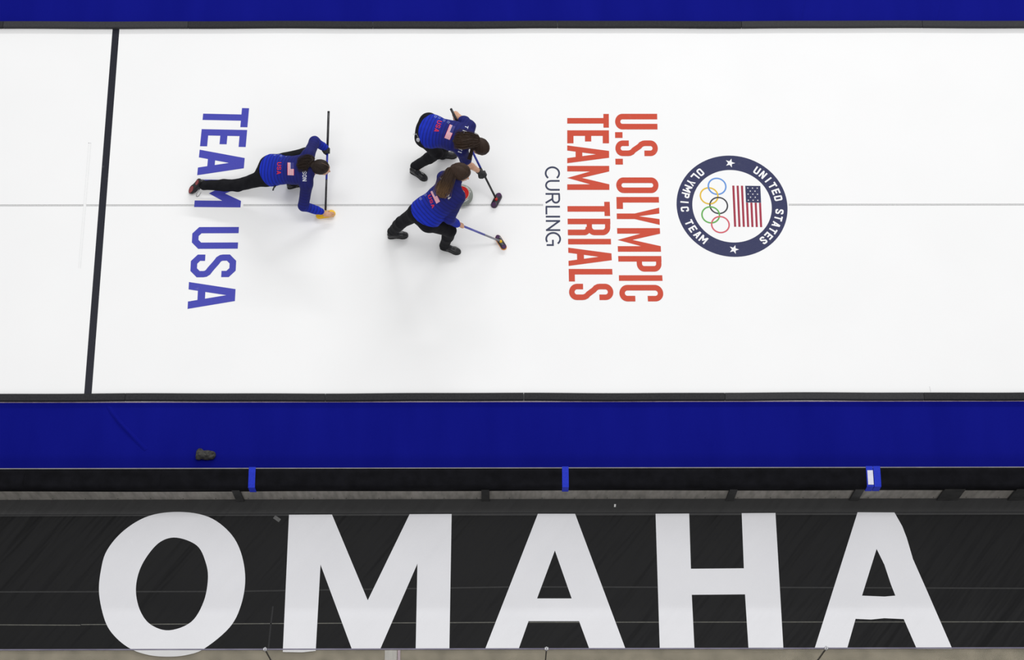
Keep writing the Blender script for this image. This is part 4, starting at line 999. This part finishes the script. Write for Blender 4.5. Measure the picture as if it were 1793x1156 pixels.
person(dict(label='person in long-sleeved blue jersey with long ponytail sweeping, nearer of the two sweepers', seed=3, hair=M['hairC'],
    J=dict(pelvis=(743, 376, .80), chest=(778, 345, 1.00), neck=(794, 321, 1.13), head=(808, 303.5, 1.24), shL=(777, 311, 1.07), shR=(803, 345, 1.05),
           elL=(779, 343, .88), wrL=(771, 366, g3L[2]+.05), elR=(787, 383, .80), wrR=(801, 393, g3R[2]+.05),
           hipL=(733, 370, .80), knL=(703, 389, .46), anL=(688.5, 404, .115), hipR=(752, 388, .78), knR=(788, 404, .50), anR=(779, 427, .12),
           toeL=(707, 412, .03), toeR=(800, 440, .03)),
    fwd=(.86, -.42, -.28), up=(.22, .05, .95), hem=-.03, bw=1.04, vol=1.14, hcurve=1.6, sleeve=dict(L=1, R=1),
    grip=dict(L=('bar', g3L, D3, .0145, 'x'), R=('bar', g3R, D3, .0135, 'x')),
    tie=(-.118, .0, .020), tail=[(782, 317, 1.25), (776, 331, 1.19), (771, 345, 1.14)], spread=.085,
    shoe=dict(L=dict(heel=(679, 415, 0), toe=(715, 412.5, 0)), R=dict(heel=(771, 433, 0), toe=(807, 443, 0))),
    prints=[('text', 'USA', (748.8, 342), (757, 366), (4.6, -2.6), 1), ('flag', (753.5, 336), (764, 357), (6.6, -4.2)), ('text', 'N', (781.5, 343), (785.2, 350), (4.8, -3.4), 2), ('text', 'H', (769.5, 311.5), (772.5, 308), (3.2, 3.2), 2),
            ('star', 736.5, 348, 3), ('star', 744.5, 341, 3)]))

# curling stone
sc_ = G(807.5, 346, 0); st = thing('curling_stone', 'grey granite curling stone with red handle between the two sweepers', 'curling stone', (sc_[0], sc_[1], 0))
Rr = .140
mb = MB(); mb.lathe([(.062, .0), (.066, .002), (.095, .010), (.125, .024), (Rr-.004, .040), (Rr, .048), (Rr, .070), (Rr-.004, .078), (.126, .094), (.112, .105), (.100, .111), (.03, .114)], (sc_[0], sc_[1], 0), 56); mb.obj('stone_body', M['granite'], st, True)
mb = MB(); mb.lathe([(Rr+.0002, .047), (Rr+.0012, .050), (Rr+.0012, .068), (Rr+.0002, .071)], (sc_[0], sc_[1], 0), 56); mb.obj('striking_band', M['granite_band'], st, True, label='rough paler band')
mb = MB(); mb.lathe([(.098, .109), (.098, .118), (.094, .122), (.01, .122)], (sc_[0], sc_[1], 0), 48)
ch = mb.obj('handle_cap', M['cream'], st, label='cream disc')
mb = MB()
c0 = np.array([sc_[0], sc_[1], 0])
for i in range(28):
    q0, q1 = [math.radians(-62+230*k/28) for k in (i, i+1)]
    vs = [c0+[r_*math.cos(q), r_*math.sin(q), z] for z in (.1222, .1245) for r_, q in ((.046, q0), (.093, q0), (.093, q1), (.046, q1))]
    mb.add(vs, [(4, 5, 6, 7), (0, 1, 5, 4), (1, 2, 6, 5), (2, 3, 7, 6), (3, 0, 4, 7)])
mb.obj('red_arc', M['red_cap'], ch)
mb = MB(); mb.tube(catmull_open([c0+[.052, -.045, .122], c0+[.048, -.040, .150], c0+[.030, -.022, .168], c0+[-.02, .01, .170], c0+[-.075, .045, .168]], 8), .013, 12); mb.obj('handle', M['red_cap'], st, True, label='red curved grip')
for rng_ in (range(8, 62, 6), range(-78, -40, 6)):
    mb = MB()
    for i_, a in enumerate(rng_):
        q = math.radians(a); c = c0+[.111*math.cos(q), .111*math.sin(q), .1075]; t_ = np.array([-math.sin(q), math.cos(q), 0]); n_ = np.array([math.cos(q), math.sin(q), -.35]); w_ = (.0022, .0032, .0016)[i_ % 3]
        mb.add([c+t_*x*w_+n_*y*.006+[0, 0, .002] for x, y in ((-1, -1), (1, -1), (1, 1), (-1, 1))], [(0, 1, 2, 3)])
    fix_up(mb.obj('white_marks', M['white'], st, label='small white marks round the stone'))

# small disc and cord at the upper sweeper's hip
sw = G(732.6, 245, .91); r = thing('clip_on_disc', 'small pale grey disc hanging at the hip of the upper sweeper', 'clip-on timer', tuple(sw))
mb = MB(); mb.lathe([(.012, -.008), (.025, -.006), (.027, 0), (.025, .006), (.012, .008)], (0, 0, 0), 24); nn = unit(np.array([-.3, -.7, .6])); xx = unit(np.cross(nn, (0, 0, 1))); yy = np.cross(nn, xx)
mb.v = [tuple(sw+xx*v[0]+yy*v[1]+nn*v[2]) for v in mb.v]; mb.obj('case', M['greytrim'], r, True)
mb = MB(); mb.tube(catmull_open([np.array(G(*p)) for p in ((732, 240, .93), (729, 235, .92), (725, 234, .90), (723.5, 236, .90), (727, 236, .91), (731, 233.5, .92))]), .0022, 6); mb.obj('cord', M['greytrim'], r, True)
# strap end at the kneeling player's waist
mb = MB(); mb.tube(catmull_open([np.array(G(*p)) for p in ((482, 326, .36), (479.5, 329, .30), (478, 333, .25))]), .010, 8); tag(mb.obj('strap', M['glove'], None, True), 'black strap end hanging at the waist of the kneeling player', 'strap')

# crumpled overshoe on the carpet
ov = Field(*box_of([G(342, 797, 0), G(379, 797, .1)], .06), .004)
pa = lambda x, y, z: np.array(G(x, y, z))
ov.cone(pa(370, 797, .035), pa(352, 796, .035), .052, .048, .02, n=np.array([0, 0, 1.]), sc=.8); ov.cone(pa(349, 791, .04), pa(347, 800, .035), .035, .034, .02)
ov.cone(pa(362, 801.5, .03), pa(364, 803, .02), .026, .016, .015); ov.ell(pa(369.5, 796.5, .082), (np.array([1., 0, 0]), np.array([0, 1., 0]), np.array([0, 0, 1.])), (.034, .026, .018), .01, 's')
ov.folds(.0075, 55, 9); ov.cut((0, 0, .005), (0, 0, -1))
o = fmesh('overshoe', ov, M['rubber'], None, 1); tag(o, 'crumpled black rubber overshoe lying on the blue carpet', 'overshoe')
